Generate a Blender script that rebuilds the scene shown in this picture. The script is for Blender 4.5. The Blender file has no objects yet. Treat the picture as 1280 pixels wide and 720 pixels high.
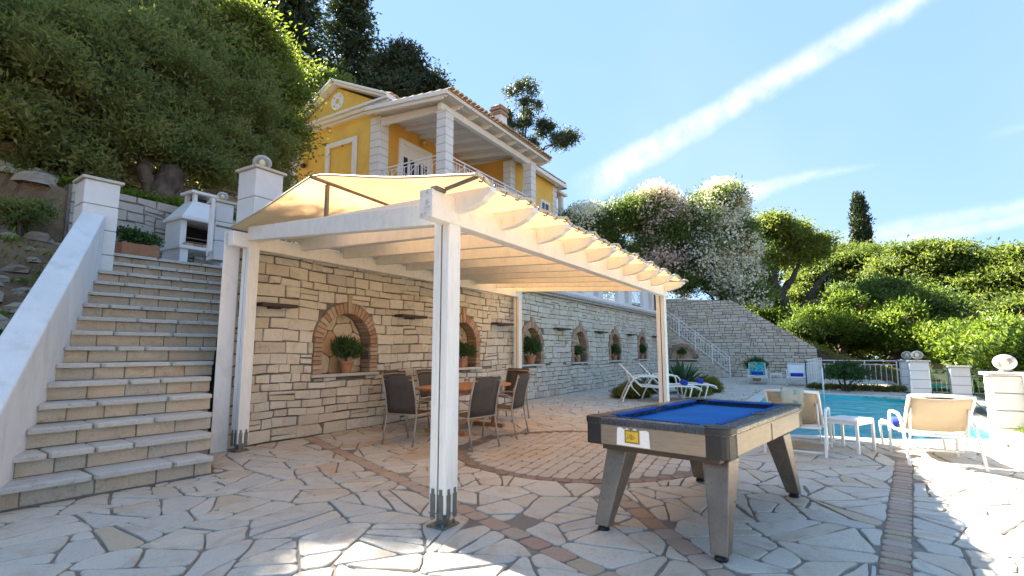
import bpy, math, random
import numpy as np
from mathutils import Vector, Matrix
random.seed(7); rng = np.random.default_rng(7)
PI = math.pi; R = math.radians
S = bpy.context.scene; COL = S.collection

# ------------------------------------------------------------------ camera, world, sun, exposure
# world axes: X runs along the long stone wall (away from the camera), Y towards the hill, Z up
H = 1.33
cam = bpy.data.cameras.new('camera'); co = bpy.data.objects.new('camera', cam); COL.objects.link(co)
cam.sensor_width = 36; cam.lens = 18.0; cam.clip_start = 0.05; cam.clip_end = 3000
yaw = R(31.2); pit = math.atan(78/640)
fwd = Vector((math.cos(yaw)*math.cos(pit), math.sin(yaw)*math.cos(pit), math.sin(pit)))
co.location = (0, 0, H); co.rotation_euler = fwd.to_track_quat('-Z', 'Y').to_euler()
S.camera = co
RT = Vector((math.sin(yaw), -math.cos(yaw), 0)); UPC = RT.cross(fwd)
def project(p):
    d = Vector(p)-Vector((0, 0, H)); z = d.dot(fwd)
    return (640+640*d.dot(RT)/z, 360-640*d.dot(UPC)/z, z) if z > .05 else (9999, 9999, z)

SUN_EL, SUN_AZ = R(41), R(77)          # azimuth measured from +X towards +Y
w = bpy.data.worlds.new('World'); S.world = w; w.use_nodes = True
nt = w.node_tree; nt.nodes.clear()
def N(t, nt, **kw):
    n = nt.nodes.new(t)
    for k, v in kw.items():
        if k == 'ins':
            for a, b in v.items(): n.inputs[a].default_value = b
        else: setattr(n, k, v)
    return n
sky = N('ShaderNodeTexSky', nt, sky_type='NISHITA', sun_disc=False)
sky.sun_elevation = SUN_EL; sky.sun_rotation = PI/2-SUN_AZ
sky.air_density = 1.0; sky.dust_density = 0.0; sky.ozone_density = 1.0; sky.altitude = 50
bg = N('ShaderNodeBackground', nt); bg.inputs[1].default_value = 0.07
out = N('ShaderNodeOutputWorld', nt)
tc = N('ShaderNodeTexCoord', nt)
def M(op, a, b=None, c=None, nt=nt, clamp=False):
    n = nt.nodes.new('ShaderNodeMath'); n.operation = op; n.use_clamp = clamp
    for i, x in enumerate((a, b, c)):
        if x is None: continue
        if isinstance(x, (int, float)): n.inputs[i].default_value = x
        else: nt.links.new(x, n.inputs[i])
    return n.outputs[0]
def DOT(vec, v):
    n = N('ShaderNodeVectorMath', nt, operation='DOT_PRODUCT'); nt.links.new(vec, n.inputs[0]); n.inputs[1].default_value = v
    return n.outputs['Value']
def pixdir(x, y):
    return (fwd*640+RT*(x-640)-UPC*(y-360)).normalized()
gen = tc.outputs['Generated']
ns1 = N('ShaderNodeTexNoise', nt, ins={'Scale': 9.0, 'Detail': 6.0, 'Roughness': .62}); nt.links.new(gen, ns1.inputs['Vector'])
ns2 = N('ShaderNodeTexNoise', nt, ins={'Scale': 30.0, 'Detail': 5.0, 'Roughness': .6}); nt.links.new(gen, ns2.inputs['Vector'])
ns3 = N('ShaderNodeTexNoise', nt, ins={'Scale': 2.2, 'Detail': 3.0}); nt.links.new(gen, ns3.inputs['Vector'])
total = None
def smooth(x, a, b):
    n = N('ShaderNodeMapRange', nt, interpolation_type='SMOOTHSTEP'); nt.links.new(x, n.inputs[0])
    n.inputs[1].default_value = a; n.inputs[2].default_value = b
    return n.outputs[0]
for (p0, p1, w0, w1, soft, amp) in [((745, 228), (1150, -4), .026, .011, .014, .80), ((900, 253), (1012, 218), .020, .004, .012, .85),
                                  ((1000, 222), (1075, 210), .007, .004, .008, .35), ((1040, 304), (1290, 256), .014, .009, .010, .55),
                                  ((1080, 310), (1290, 270), .009, .009, .008, .62), ((1250, 168), (1290, 158), .006, .004, .006, .35)]:
    a, b = pixdir(*p0), pixdir(*p1)
    n = a.cross(b).normalized(); t = (b-a*(a.dot(b))).normalized(); L = math.acos(a.dot(b))
    d = DOT(gen, n); al = M('ARCTAN2', DOT(gen, t), DOT(gen, a))
    d = M('ADD', d, M('MULTIPLY', M('SUBTRACT', ns1.outputs[0], .5), .018))
    wd = M('ADD', M('MULTIPLY', al, (w1-w0)/L), w0)
    edge = M('SUBTRACT', M('ABSOLUTE', d), wd)
    m = smooth(edge, soft, -soft)
    m = M('MULTIPLY', m, smooth(al, -.06 if w0 > .02 else -.03, .05))
    m = M('MULTIPLY', m, smooth(al, L+.25 if w0 > .03 else L+.05, L-.02))
    m = M('MULTIPLY', m, M('ADD', M('MULTIPLY', ns2.outputs[0], 2.2), -.35), clamp=True)
    m = M('MULTIPLY', m, amp)
    total = m if total is None else M('MAXIMUM', total, m)
# faint high veil
veil = M('MULTIPLY', smooth(ns3.outputs[0], .45, .85), .16)
total = M('MAXIMUM', total, veil)
mix = N('ShaderNodeMix', nt, data_type='RGBA'); nt.links.new(total, mix.inputs[0])
flat = N('ShaderNodeMix', nt, data_type='RGBA'); flat.inputs[0].default_value = .90
nt.links.new(sky.outputs[0], flat.inputs[6]); flat.inputs[7].default_value = (.66, 1.08, 1.74, 1)
nt.links.new(flat.outputs[2], mix.inputs[6]); mix.inputs[7].default_value = (1.95, 2.05, 2.2, 1)
nt.links.new(mix.outputs[2], bg.inputs[0]); nt.links.new(bg.outputs[0], out.inputs[0])

sl = bpy.data.lights.new('sun', 'SUN'); so = bpy.data.objects.new('sun', sl); COL.objects.link(so)
sl.energy = 4.0; sl.angle = R(.55); sl.color = (1.0, .93, .82)
sd = Vector((math.cos(SUN_AZ)*math.cos(SUN_EL), math.sin(SUN_AZ)*math.cos(SUN_EL), math.sin(SUN_EL)))
so.rotation_euler = sd.to_track_quat('Z', 'Y').to_euler(); so.location = (0, 0, 60)
S.view_settings.view_transform = 'Standard'; S.view_settings.look = 'None'; S.view_settings.gamma = 1
S.view_settings.exposure = 3.2
S.cycles.use_adaptive_sampling = True; S.cycles.use_denoising = True
S.cycles.max_bounces = 8; S.cycles.transparent_max_bounces = 16; S.cycles.caustics_reflective = False; S.cycles.caustics_refractive = False

# ------------------------------------------------------------------ helpers
class MB:
    def __init__(s): s.v = []; s.f = []
    def add(s, vs, fs):
        o = len(s.v); s.v += [tuple(x) for x in vs]; s.f += [tuple(i+o for i in q) for q in fs]; return s
    def box(s, c, d, m=None):
        x, y, z = d[0]/2, d[1]/2, d[2]/2
        vs = [Vector(p) for p in ((-x,-y,-z),(x,-y,-z),(x,y,-z),(-x,y,-z),(-x,-y,z),(x,-y,z),(x,y,z),(-x,y,z))]
        if m is not None: vs = [m @ p for p in vs]
        return s.add([p+Vector(c) for p in vs], [(3,2,1,0),(4,5,6,7),(0,1,5,4),(1,2,6,5),(2,3,7,6),(3,0,4,7)])
    def bar(s, a, b, wd, ht, up=(0,0,1), ext=0):
        a, b = Vector(a), Vector(b); d = (b-a).normalized(); a = a-d*ext; b = b+d*ext
        u = Vector(up)
        if abs(d.dot(u)) > .98: u = Vector((1,0,0))
        sx = d.cross(u).normalized(); uu = sx.cross(d).normalized()
        vs = []
        for p in (a, b):
            for i, j in ((-1,-1),(1,-1),(1,1),(-1,1)): vs.append(p+sx*(i*wd/2)+uu*(j*ht/2))
        return s.add(vs, [(0,1,2,3),(7,6,5,4),(1,0,4,5),(2,1,5,6),(3,2,6,7),(0,3,7,4)])
    def tube(s, path, r, n=8, closed=False, caps=True):
        P = [Vector(p) for p in path]; k = len(P)
        rs = r if isinstance(r, (list, tuple)) else [r]*k
        o = len(s.v); prev = None
        for i in range(k):
            if closed: d = (P[(i+1) % k]-P[i-1])
            else: d = P[min(i+1, k-1)]-P[max(i-1, 0)]
            d.normalize()
            if prev is None:
                u = Vector((0,0,1)) if abs(d.z) < .9 else Vector((1,0,0))
                sx = d.cross(u).normalized()
            else:
                sx = (prev-d*prev.dot(d)).normalized()
            prev = sx; uu = sx.cross(d)
            for j in range(n):
                a = 2*PI*j/n
                s.v.append(tuple(P[i]+sx*(math.cos(a)*rs[i])+uu*(math.sin(a)*rs[i])))
        for i in range(k if closed else k-1):
            for j in range(n):
                a, b = o+i*n+j, o+i*n+(j+1) % n
                c, d2 = o+((i+1) % k)*n+(j+1) % n, o+((i+1) % k)*n+j
                s.f.append((a, b, c, d2))
        if caps and not closed:
            s.f.append(tuple(o+j for j in range(n))[::-1]); s.f.append(tuple(o+(k-1)*n+j for j in range(n)))
        return s
    def prism(s, poly, vec):
        n = len(poly); v = Vector(vec); P = [Vector(p) for p in poly]
        return s.add(P+[p+v for p in P], [tuple(range(n))[::-1], tuple(range(n, 2*n))]+[(i, (i+1) % n, (i+1) % n+n, i+n) for i in range(n)])
    def lathe(s, prof, n=16, c=(0,0,0), sc=(1,1)):
        o = len(s.v); k = len(prof)
        for r, z in prof:
            for j in range(n):
                a = 2*PI*j/n; s.v.append((c[0]+r*math.cos(a)*sc[0], c[1]+r*math.sin(a)*sc[1], c[2]+z))
        for i in range(k-1):
            for j in range(n): s.f.append((o+i*n+j, o+i*n+(j+1) % n, o+(i+1)*n+(j+1) % n, o+(i+1)*n+j))
        s.f.append(tuple(o+j for j in range(n))[::-1]); s.f.append(tuple(o+(k-1)*n+j for j in range(n)))
        return s
    def build(s, name, m, parent=None, smooth=False, bevel=0, seg=2, **props):
        off = Vector((0,0,0)); p = parent
        while p is not None: off += p.location; p = p.parent
        me = bpy.data.meshes.new(name)
        me.from_pydata([tuple(Vector(q)-off) for q in s.v], [], s.f); me.update()
        if m is not None: me.materials.append(m)
        if smooth:
            me.polygons.foreach_set('use_smooth', [True]*len(me.polygons))
        o = bpy.data.objects.new(name, me); COL.objects.link(o); o.parent = parent
        if bevel:
            b = o.modifiers.new('bevel', 'BEVEL'); b.width = bevel; b.segments = seg; b.limit_method = 'ANGLE'; b.angle_limit = R(40)
        if smooth: 
            if bevel: o.modifiers.new('wn', 'WEIGHTED_NORMAL')
        for k, v in props.items(): o[k] = v
        return o
def thing(name, label, cat, loc=(0,0,0), group=None):
    o = bpy.data.objects.new(name, None); COL.objects.link(o); o.location = loc; o.empty_display_size = .1
    o['label'] = label; o['category'] = cat
    if group: o['group'] = group
    return o
def tag(o, label, cat, group=None):
    o['label'] = label; o['category'] = cat
    if group: o['group'] = group
    return o
KIDS = {}
def dup(root, loc, rz=None, label=None):
    r = root.copy(); COL.objects.link(r); r.location = loc
    if rz is not None: r.rotation_euler = (0, 0, rz)
    if label: r['label'] = label
    for ch in list(root.children):
        c = ch.copy(); COL.objects.link(c); c.parent = r
        for g in list(ch.children):
            d = g.copy(); COL.objects.link(d); d.parent = c
    return r

# ------------------------------------------------------------------ materials
def newmat(name):
    m = bpy.data.materials.new(name); m.use_nodes = True; t = m.node_tree
    return m, t, t.nodes['Principled BSDF']
def rnd_node(t):
    g = N('ShaderNodeNewGeometry', t); oi = N('ShaderNodeObjectInfo', t)
    return M('FRACT', M('ADD', g.outputs['Random Per Island'], oi.outputs['Random'], nt=t), nt=t)
def ramp(t, fac, stops, interp='LINEAR'):
    r = N('ShaderNodeValToRGB', t); t.links.new(fac, r.inputs[0]); r.color_ramp.interpolation = interp
    e = r.color_ramp.elements
    while len(e) < len(stops): e.new(.5)
    for el, (p, c) in zip(e, stops): el.position = p; el.color = (*c, 1)
    return r.outputs[0]
def mixc(t, fac, a, b, mode='MIX'):
    n = N('ShaderNodeMix', t, data_type='RGBA', blend_type=mode)
    for i, x in ((0, fac), (6, a), (7, b)):
        if isinstance(x, (int, float)): n.inputs[i].default_value = x
        elif isinstance(x, tuple): n.inputs[i].default_value = (*x, 1)
        else: t.links.new(x, n.inputs[i])
    return n.outputs[2]
def noise(t, vec, scale, detail=4, rough=.55, dist=0):
    n = N('ShaderNodeTexNoise', t, ins={'Scale': scale, 'Detail': detail, 'Roughness': rough, 'Distortion': dist})
    t.links.new(vec, n.inputs['Vector']); return n.outputs[0]
def coords(t, jitter=True):
    tcn = N('ShaderNodeTexCoord', t); v = tcn.outputs['Object']
    if jitter:
        r = rnd_node(t); c = N('ShaderNodeVectorMath', t, operation='ADD'); k = N('ShaderNodeCombineXYZ', t)
        t.links.new(M('MULTIPLY', r, 37., nt=t), k.inputs[0]); t.links.new(M('MULTIPLY', r, 91., nt=t), k.inputs[1])
        t.links.new(v, c.inputs[0]); t.links.new(k.outputs[0], c.inputs[1]); v = c.outputs[0]
    return v
def bump(t, bsdf, h, strength=.3, dist=.01):
    b = N('ShaderNodeBump', t, ins={'Strength': strength, 'Distance': dist}); t.links.new(h, b.inputs['Height']); t.links.new(b.outputs[0], bsdf.inputs['Normal'])
def maprange(t, x, a, b, c=0., d=1.):
    n = N('ShaderNodeMapRange', t); t.links.new(x, n.inputs[0])
    for i, q in enumerate((a, b, c, d)): n.inputs[i+1].default_value = q
    return n.outputs[0]
def stone_mat(name, stops, stain=(.30,.20,.11), stain_amt=.5, dark=(.12,.115,.105), dark_amt=.5, rough=.75, b=.5, sc=1.0, patch=None, warm=None):
    m, t, p = newmat(name)
    r = rnd_node(t); v = coords(t)
    base = ramp(t, r, stops)
    n1 = noise(t, v, 3.2*sc, 5, .62, .6); n2 = noise(t, v, 14*sc, 6, .68); n3 = noise(t, v, 70*sc, 3, .6)
    s = M('MULTIPLY', maprange(t, n1, .52, .72), stain_amt, nt=t)
    c = mixc(t, s, base, stain)
    dk = M('MULTIPLY', maprange(t, n2, .52, .75), dark_amt, nt=t)
    r2 = M('FRACT', M('MULTIPLY', r, 7.31, nt=t), nt=t)
    dk = M('MULTIPLY', dk, maprange(t, r2, .2, 1.0, .15, 1.0), nt=t)
    c = mixc(t, dk, c, dark)
    c = mixc(t, .5, c, ramp(t, n3, [(.3, (.62,.62,.62)), (.7, (1,1,1))]), 'MULTIPLY')
    if warm:                                   # orange staining plus canopy-filtered light painted on stones round the dining place
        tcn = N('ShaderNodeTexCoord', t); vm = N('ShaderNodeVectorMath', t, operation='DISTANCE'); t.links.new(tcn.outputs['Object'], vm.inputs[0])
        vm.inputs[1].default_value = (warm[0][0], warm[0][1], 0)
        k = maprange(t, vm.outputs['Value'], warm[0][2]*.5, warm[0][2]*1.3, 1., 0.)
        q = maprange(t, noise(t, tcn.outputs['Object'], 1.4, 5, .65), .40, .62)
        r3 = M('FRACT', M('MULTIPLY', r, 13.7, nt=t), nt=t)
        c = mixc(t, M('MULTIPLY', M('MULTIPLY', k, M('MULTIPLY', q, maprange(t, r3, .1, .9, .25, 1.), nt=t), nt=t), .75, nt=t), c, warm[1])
    if patch: 
        tcn = N('ShaderNodeTexCoord', t)
        q = noise(t, tcn.outputs['Object'], patch[0], 4, .6)
        c = mixc(t, M('MULTIPLY', maprange(t, q, .5, .68), patch[2], nt=t), c, patch[1])
    t.links.new(c, p.inputs['Base Color']); p.inputs['Roughness'].default_value = rough
    h = M('ADD', M('MULTIPLY', n2, .7, nt=t), M('MULTIPLY', n3, .3, nt=t), nt=t)
    bump(t, p, h, b, .012)
    return m
def pmat(name, col, rough=.55, var=.12, sc=6., b=.12, bsc=60., metal=0., dirt=None, dirt_amt=.4, stretch=None, spec=.5, island=0.):
    m, t, p = newmat(name); v = coords(t, jitter=True)
    if stretch:
        mp = N('ShaderNodeMapping', t); mp.inputs['Scale'].default_value = stretch; t.links.new(v, mp.inputs[0]); v = mp.outputs[0]
    n1 = noise(t, v, sc, 5, .6); n2 = noise(t, v, bsc, 4, .6)
    c = ramp(t, n1, [(.3, tuple(x*(1-var) for x in col)), (.7, tuple(min(1, x*(1+var)) for x in col))])
    if island:
        k = maprange(t, rnd_node(t), 0, 1, 1-island, 1+island)
        cc = N('ShaderNodeCombineXYZ', t)
        for i in range(3): t.links.new(k, cc.inputs[i])
        c = mixc(t, 1., c, cc.outputs[0], 'MULTIPLY')
    if dirt:
        n4 = noise(t, v, sc*2.3, 7, .7, .4)
        c = mixc(t, M('MULTIPLY', maprange(t, n4, .52, .74), dirt_amt, nt=t), c, dirt)
    t.links.new(c, p.inputs['Base Color'])
    p.inputs['Metallic'].default_value = metal; p.inputs['Specular IOR Level'].default_value = spec
    rr = maprange(t, n2, .3, .7, max(.02, rough-.1), min(1, rough+.1)); t.links.new(rr, p.inputs['Roughness'])
    if b: bump(t, p, n2, b, .006)
    return m
def leaf_mat(name, c0, c1, trans=.35, rough=.55, hue=None):
    m, t, p = newmat(name); t.nodes.remove(p)
    g = N('ShaderNodeNewGeometry', t); at = N('ShaderNodeAttribute', t, attribute_name='tint')
    k = M('ADD', M('MULTIPLY', g.outputs['Random Per Island'], .25, nt=t), M('MULTIPLY', at.outputs['Fac'], .75, nt=t), nt=t)
    stops = [(.1, c0), (.9, c1)]
    if hue: stops.insert(1, (.55, hue))
    c = ramp(t, k, stops)
    pr = N('ShaderNodeBsdfPrincipled', t); pr.inputs['Roughness'].default_value = rough; pr.inputs['Specular IOR Level'].default_value = .35
    tr = N('ShaderNodeBsdfTranslucent', t); mx = N('ShaderNodeMixShader', t); mx.inputs[0].default_value = trans
    t.links.new(c, pr.inputs['Base Color'])
    t.links.new(mixc(t, 1., c, (1.35, 1.3, .7), 'MULTIPLY'), tr.inputs[0])
    t.links.new(pr.outputs[0], mx.inputs[1]); t.links.new(tr.outputs[0], mx.inputs[2])
    t.links.new(mx.outputs[0], t.nodes['Material Output'].inputs[0])
    return m
MT = {}
MT['flag'] = stone_mat('flagstone', [(0,(.53,.495,.43)),(.25,(.61,.565,.49)),(.45,(.51,.485,.44)),(.62,(.62,.56,.47)),(.78,(.55,.475,.38)),(.92,(.59,.54,.465)),(1,(.52,.42,.30))],
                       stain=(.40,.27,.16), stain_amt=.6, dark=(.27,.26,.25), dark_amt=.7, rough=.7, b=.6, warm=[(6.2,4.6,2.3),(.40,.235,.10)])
MT['mortar'] = pmat('paving_mortar', (.21,.185,.155), .9, .25, 5, .5, 90, dirt=(.11,.10,.085))
MT['wallstone'] = stone_mat('wall_stone', [(0,(.60,.54,.44)),(.3,(.70,.64,.53)),(.5,(.64,.59,.51)),(.7,(.72,.67,.58)),(.86,(.60,.52,.40)),(1,(.54,.50,.44))],
                       stain=(.44,.31,.18), stain_amt=.45, dark=(.17,.15,.125), dark_amt=.6, rough=.8, b=1., patch=(.45,(.30,.25,.19),.22))
MT['wallmortar'] = pmat('wall_mortar', (.16,.14,.115), .95, .3, 6, .6, 60)
MT['greystone'] = stone_mat('grey_stone', [(0,(.38,.36,.32)),(.4,(.47,.44,.39)),(.7,(.42,.41,.38)),(1,(.50,.46,.39))], stain=(.32,.26,.17), dark=(.13,.125,.11), dark_amt=.6, rough=.85, b=.8)
MT['tread'] = stone_mat('tread_stone', [(0,(.54,.51,.46)),(.4,(.62,.58,.51)),(.7,(.55,.53,.49)),(1,(.64,.58,.49))], stain=(.36,.27,.17), stain_amt=.25, dark=(.17,.165,.155), dark_amt=.7, rough=.75, b=.5)
MT['riser'] = stone_mat('riser_stone', [(0,(.60,.46,.32)),(.35,(.68,.54,.38)),(.65,(.56,.48,.37)),(1,(.70,.54,.36))], stain=(.44,.25,.10), stain_amt=.55, dark=(.16,.145,.125), dark_amt=.7, rough=.75, b=.5)
MT['brick'] = stone_mat('niche_brick', [(0,(.34,.20,.13)),(.35,(.42,.26,.17)),(.6,(.48,.34,.23)),(.8,(.38,.26,.19)),(1,(.54,.42,.30))], stain=(.45,.36,.25), stain_amt=.4, dark=(.14,.10,.08), dark_amt=.4, rough=.85, b=.7)
MT['pavebrick'] = stone_mat('paving_brick', [(0,(.42,.28,.21)),(.3,(.46,.33,.25)),(.5,(.42,.33,.26)),(.62,(.45,.37,.26)),(.8,(.40,.25,.18)),(1,(.50,.40,.33))], stain=(.30,.22,.14), dark=(.18,.15,.12), dark_amt=.5, rough=.8, b=.6)
MT['circle'] = stone_mat('circle_sett', [(0,(.48,.41,.34)),(.4,(.54,.47,.39)),(.7,(.46,.40,.34)),(1,(.52,.43,.33))], stain=(.46,.30,.15), stain_amt=.4, dark=(.33,.29,.25), dark_amt=.35, rough=.75, b=.5, patch=(.8,(.45,.28,.12),.5))
MT['nicheback'] = stone_mat('niche_flag', [(0,(.60,.44,.26)),(.4,(.68,.58,.42)),(.7,(.62,.52,.38)),(1,(.52,.34,.18))], stain=(.46,.27,.12), stain_amt=.6, rough=.75, b=.5)
MT['plaster'] = pmat('white_plaster', (.74,.74,.73), .8, .08, 2, 1., 38, dirt=(.47,.45,.40), dirt_amt=.5, stretch=(1,1,.45))
MT['whiteblock'] = pmat('white_block', (.70,.70,.69), .7, .05, 3, .25, 50, dirt=(.55,.53,.49), dirt_amt=.3)
MT['joint'] = pmat('joint_grey', (.34,.32,.29), .9, .15, 6, .2)
MT['wood'] = pmat('white_timber', (.80,.77,.71), .55, .06, 5, .3, 30, dirt=(.44,.36,.27), dirt_amt=.28, stretch=(1.3,1.3,.9))
MT['woodpost'] = pmat('white_timber_post', (.80,.78,.73), .55, .06, 4, .5, 22, dirt=(.46,.38,.30), dirt_amt=.40, stretch=(5,5,.5))
MT['woodcrack'] = pmat('cracked_paint', (.72,.70,.67), .7, .1, 8, .5, 20, dirt=(.10,.085,.07), dirt_amt=1.)
MT['darkgap'] = pmat('dark_gap', (.05,.045,.04), .9)
MT['zinc'] = pmat('galvanised_steel', (.22,.225,.20), .6, .2, 20, .2, 60, metal=.7, dirt=(.2,.17,.12))
MT['rust'] = pmat('old_iron', (.20,.17,.14), .6, .2, 20, .2, 60, metal=.5)
MT['darkwood'] = pmat('dark_oak', (.045,.028,.02), .6, .3, 10, .4, 40, stretch=(1,8,8))
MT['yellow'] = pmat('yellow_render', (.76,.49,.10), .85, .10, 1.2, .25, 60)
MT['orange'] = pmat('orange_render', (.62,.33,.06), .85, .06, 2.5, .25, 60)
MT['trim'] = pmat('white_trim', (.76,.75,.74), .7, .04, 4, .1, 50)
MT['soffit'] = pmat('soffit_board', (.66,.64,.60), .6, .05, 4, .1, 50)
MT['tile'] = stone_mat('roof_tile', [(0,(.42,.28,.17)),(.4,(.50,.36,.23)),(.7,(.36,.24,.15)),(1,(.55,.44,.31))], stain=(.25,.2,.15), dark=(.14,.12,.1), dark_amt=.6, rough=.85, b=.5)
MT['paletile'] = stone_mat('pale_tile', [(0,(.50,.47,.42)),(.5,(.56,.52,.46)),(1,(.46,.42,.37))], stain=(.40,.33,.25), dark=(.2,.18,.16), dark_amt=.5, rough=.85, b=.5)
MT['iron'] = pmat('white_iron', (.78,.78,.77), .4, .03, 8, .05)
MT['glassdark'] = pmat('window_glass', (.03,.035,.04), .06, .1, 3, 0)
MT['lampbody'] = pmat('lamp_brass', (.55,.35,.08), .35, .1, 8, .1, metal=.3)
MT['alu'] = pmat('white_aluminium', (.74,.74,.72), .35, .03, 8, .03)
MT['sling'] = pmat('beige_sling', (.50,.41,.29), .7, .05, 4, .35, 260)
MT['whitesling'] = pmat('white_sling', (.72,.74,.74), .7, .04, 4, .3, 260)
MT['bluetowel'] = pmat('blue_towel', (.02,.05,.42), .95, .15, 8, .8, 120)
MT['chairframe'] = pmat('taupe_frame', (.36,.31,.25), .4, .06, 8, .05, metal=.35)
MT['chairmesh'] = pmat('brown_mesh', (.075,.056,.043), .7, .15, 10, .5, 220)
MT['teak'] = pmat('teak', (.42,.19,.08), .45, .2, 4, .3, 30, stretch=(1.5,14,14))
MT['cloth'] = pmat('blue_baize', (.007,.13,.41), .9, .14, 3, .3, 300, spec=.2)
MT['cushion'] = pmat('blue_cushion', (.005,.07,.27), .85, .05, 4, .3, 300, spec=.25)
MT['rail'] = pmat('grey_rail', (.045,.05,.058), .28, .35, 2, .08, 60, dirt=(.15,.145,.135), dirt_amt=.4)
MT['apron'] = pmat('brushed_laminate', (.27,.225,.175), .38, .12, 4, .1, 60, metal=.45, stretch=(2,2,14), dirt=(.24,.19,.14), dirt_amt=.4)
MT['leglam'] = pmat('leg_laminate', (.20,.165,.13), .34, .45, 2.6, .12, 50, metal=.5, dirt=(.13,.105,.08), dirt_amt=.35)
MT['blackplastic'] = pmat('black_plastic', (.012,.012,.013), .5, .3, 10, .1)
MT['brownstrip'] = pmat('dark_brown_strip', (.05,.035,.026), .5, .3, 10, .1)
MT['torn'] = pmat('torn_label', (.80,.79,.76), .8, .05, 20, .1)
MT['gold'] = pmat('gold_plate', (.75,.50,.06), .35, .15, 30, .1, metal=.5)
MT['golddark'] = pmat('gold_relief', (.30,.22,.04), .45, .15, 30, .1, metal=.4)
MT['terracotta'] = pmat('terracotta', (.38,.17,.09), .8, .15, 8, .3, 60, dirt=(.45,.33,.25))
MT['soil'] = pmat('soil', (.07,.05,.035), .95, .3, 10, .6, 40)
MT['bark'] = pmat('olive_bark', (.085,.062,.045), .9, .55, 7, 1., 22, stretch=(1,1,.35))
MT['darkbark'] = pmat('dark_bark', (.045,.035,.03), .9, .4, 6, 1., 18, stretch=(1,1,.35))
MT['palebark'] = pmat('pale_bark', (.38,.30,.23), .8, .25, 6, .6, 20)
MT['pooltile'] = pmat('pool_tile', (.06,.55,.63), .4, .1, 3, .05)
MT['coping'] = stone_mat('coping_stone', [(0,(.60,.59,.56)),(.5,(.66,.64,.60)),(1,(.58,.56,.52))], stain=(.5,.44,.35), stain_amt=.2, dark=(.35,.34,.32), dark_amt=.3, rough=.7, b=.3)
MT['planter'] = pmat('cream_render', (.72,.60,.36), .85, .05, 4, .3, 50)
MT['bbqbrick'] = MT['brick']
MT['soot'] = pmat('soot', (.02,.018,.016), .9, .3, 10, .3)

def glass_mat(name, col, rough=.02, edge=3., refl=.75):
    m, t, p = newmat(name); t.nodes.remove(p)
    tr = N('ShaderNodeBsdfTransparent', t); tr.inputs[0].default_value = (*col, 1)
    gl = N('ShaderNodeBsdfGlossy', t); gl.inputs['Roughness'].default_value = rough
    lw = N('ShaderNodeLayerWeight', t); lw.inputs[0].default_value = .5
    fz = M('MULTIPLY_ADD', M('POWER', lw.outputs['Facing'], edge, nt=t), refl, .04, nt=t)
    mx = N('ShaderNodeMixShader', t); t.links.new(fz, mx.inputs[0]); t.links.new(tr.outputs[0], mx.inputs[1]); t.links.new(gl.outputs[0], mx.inputs[2])
    t.links.new(mx.outputs[0], t.nodes['Material Output'].inputs[0]); return m, t, gl
MT['glass'], _, _ = glass_mat('green_glass', (.42,.55,.45))
m, t, p = newmat('globe_glass'); p.inputs['Base Color'].default_value = (.72,.71,.68,1); p.inputs['Roughness'].default_value = .12
_tr = N('ShaderNodeBsdfTransparent', t); _mx = N('ShaderNodeMixShader', t); _lw = N('ShaderNodeLayerWeight', t)
t.links.new(maprange(t, _lw.outputs['Facing'], .1, 1., .18, .75), _mx.inputs[0]); t.links.new(_tr.outputs[0], _mx.inputs[1]); t.links.new(p.outputs[0], _mx.inputs[2])
t.links.new(_mx.outputs[0], t.nodes['Material Output'].inputs[0]); MT['globe'] = m
MT['water'], _t, _g = glass_mat('pool_water', (.62,.93,.95), .02, 5.)
_v = coords(_t, False); _n = noise(_t, _v, 1.7, 5, .6, 1.2)
_b = N('ShaderNodeBump', _t, ins={'Strength': 1.0, 'Distance': .14}); _t.links.new(_n, _b.inputs['Height']); _t.links.new(_b.outputs[0], _g.inputs['Normal'])
# canopy fabric: light passes through
m, t, p = newmat('canopy_fabric'); t.nodes.remove(p)
v = coords(t, False); n1 = noise(t, v, 2.2, 5, .6); 
c = ramp(t, n1, [(.3, (.66,.405,.185)), (.7, (.72,.465,.24))])
df = N('ShaderNodeBsdfDiffuse', t); tr = N('ShaderNodeBsdfTranslucent', t); mx = N('ShaderNodeMixShader', t); mx.inputs[0].default_value = .45
t.links.new(c, df.inputs[0]); t.links.new(c, tr.inputs[0]); t.links.new(df.outputs[0], mx.inputs[1]); t.links.new(tr.outputs[0], mx.inputs[2])
t.links.new(mx.outputs[0], t.nodes['Material Output'].inputs[0]); MT['canopy'] = m
# printed tropical towel
m, t, p = newmat('tropical_towel'); v = coords(t, False)
vo = N('ShaderNodeTexVoronoi', t, ins={'Scale': 14.0}); t.links.new(v, vo.inputs['Vector'])
c = ramp(t, vo.outputs['Color'], [(0,(.02,.22,.22)),(.35,(.03,.36,.36)),(.52,(.02,.16,.09)),(.60,(.03,.34,.33)),(.66,(.55,.16,.08)),(.70,(.04,.42,.40)),(.80,(.45,.42,.25)),(.84,(.03,.33,.33))], 'CONSTANT')
t.links.new(c, p.inputs['Base Color']); p.inputs['Roughness'].default_value = .95; bump(t, p, noise(t, v, 150), .5); MT['tropic'] = m
m, t, p = newmat('pale_print_towel'); v = coords(t, False)
vo = N('ShaderNodeTexVoronoi', t, ins={'Scale': 16.0}); t.links.new(v, vo.inputs['Vector'])
c = ramp(t, vo.outputs['Color'], [(0,(.42,.46,.36)),(.4,(.50,.50,.40)),(.55,(.22,.36,.28)),(.66,(.48,.46,.36)),(.78,(.42,.12,.08)),(.84,(.46,.40,.24)),(1,(.20,.40,.38))], 'CONSTANT')
t.links.new(c, p.inputs['Base Color']); p.inputs['Roughness'].default_value = .95; bump(t, p, noise(t, v, 150), .5); MT['paleprint'] = m
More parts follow.
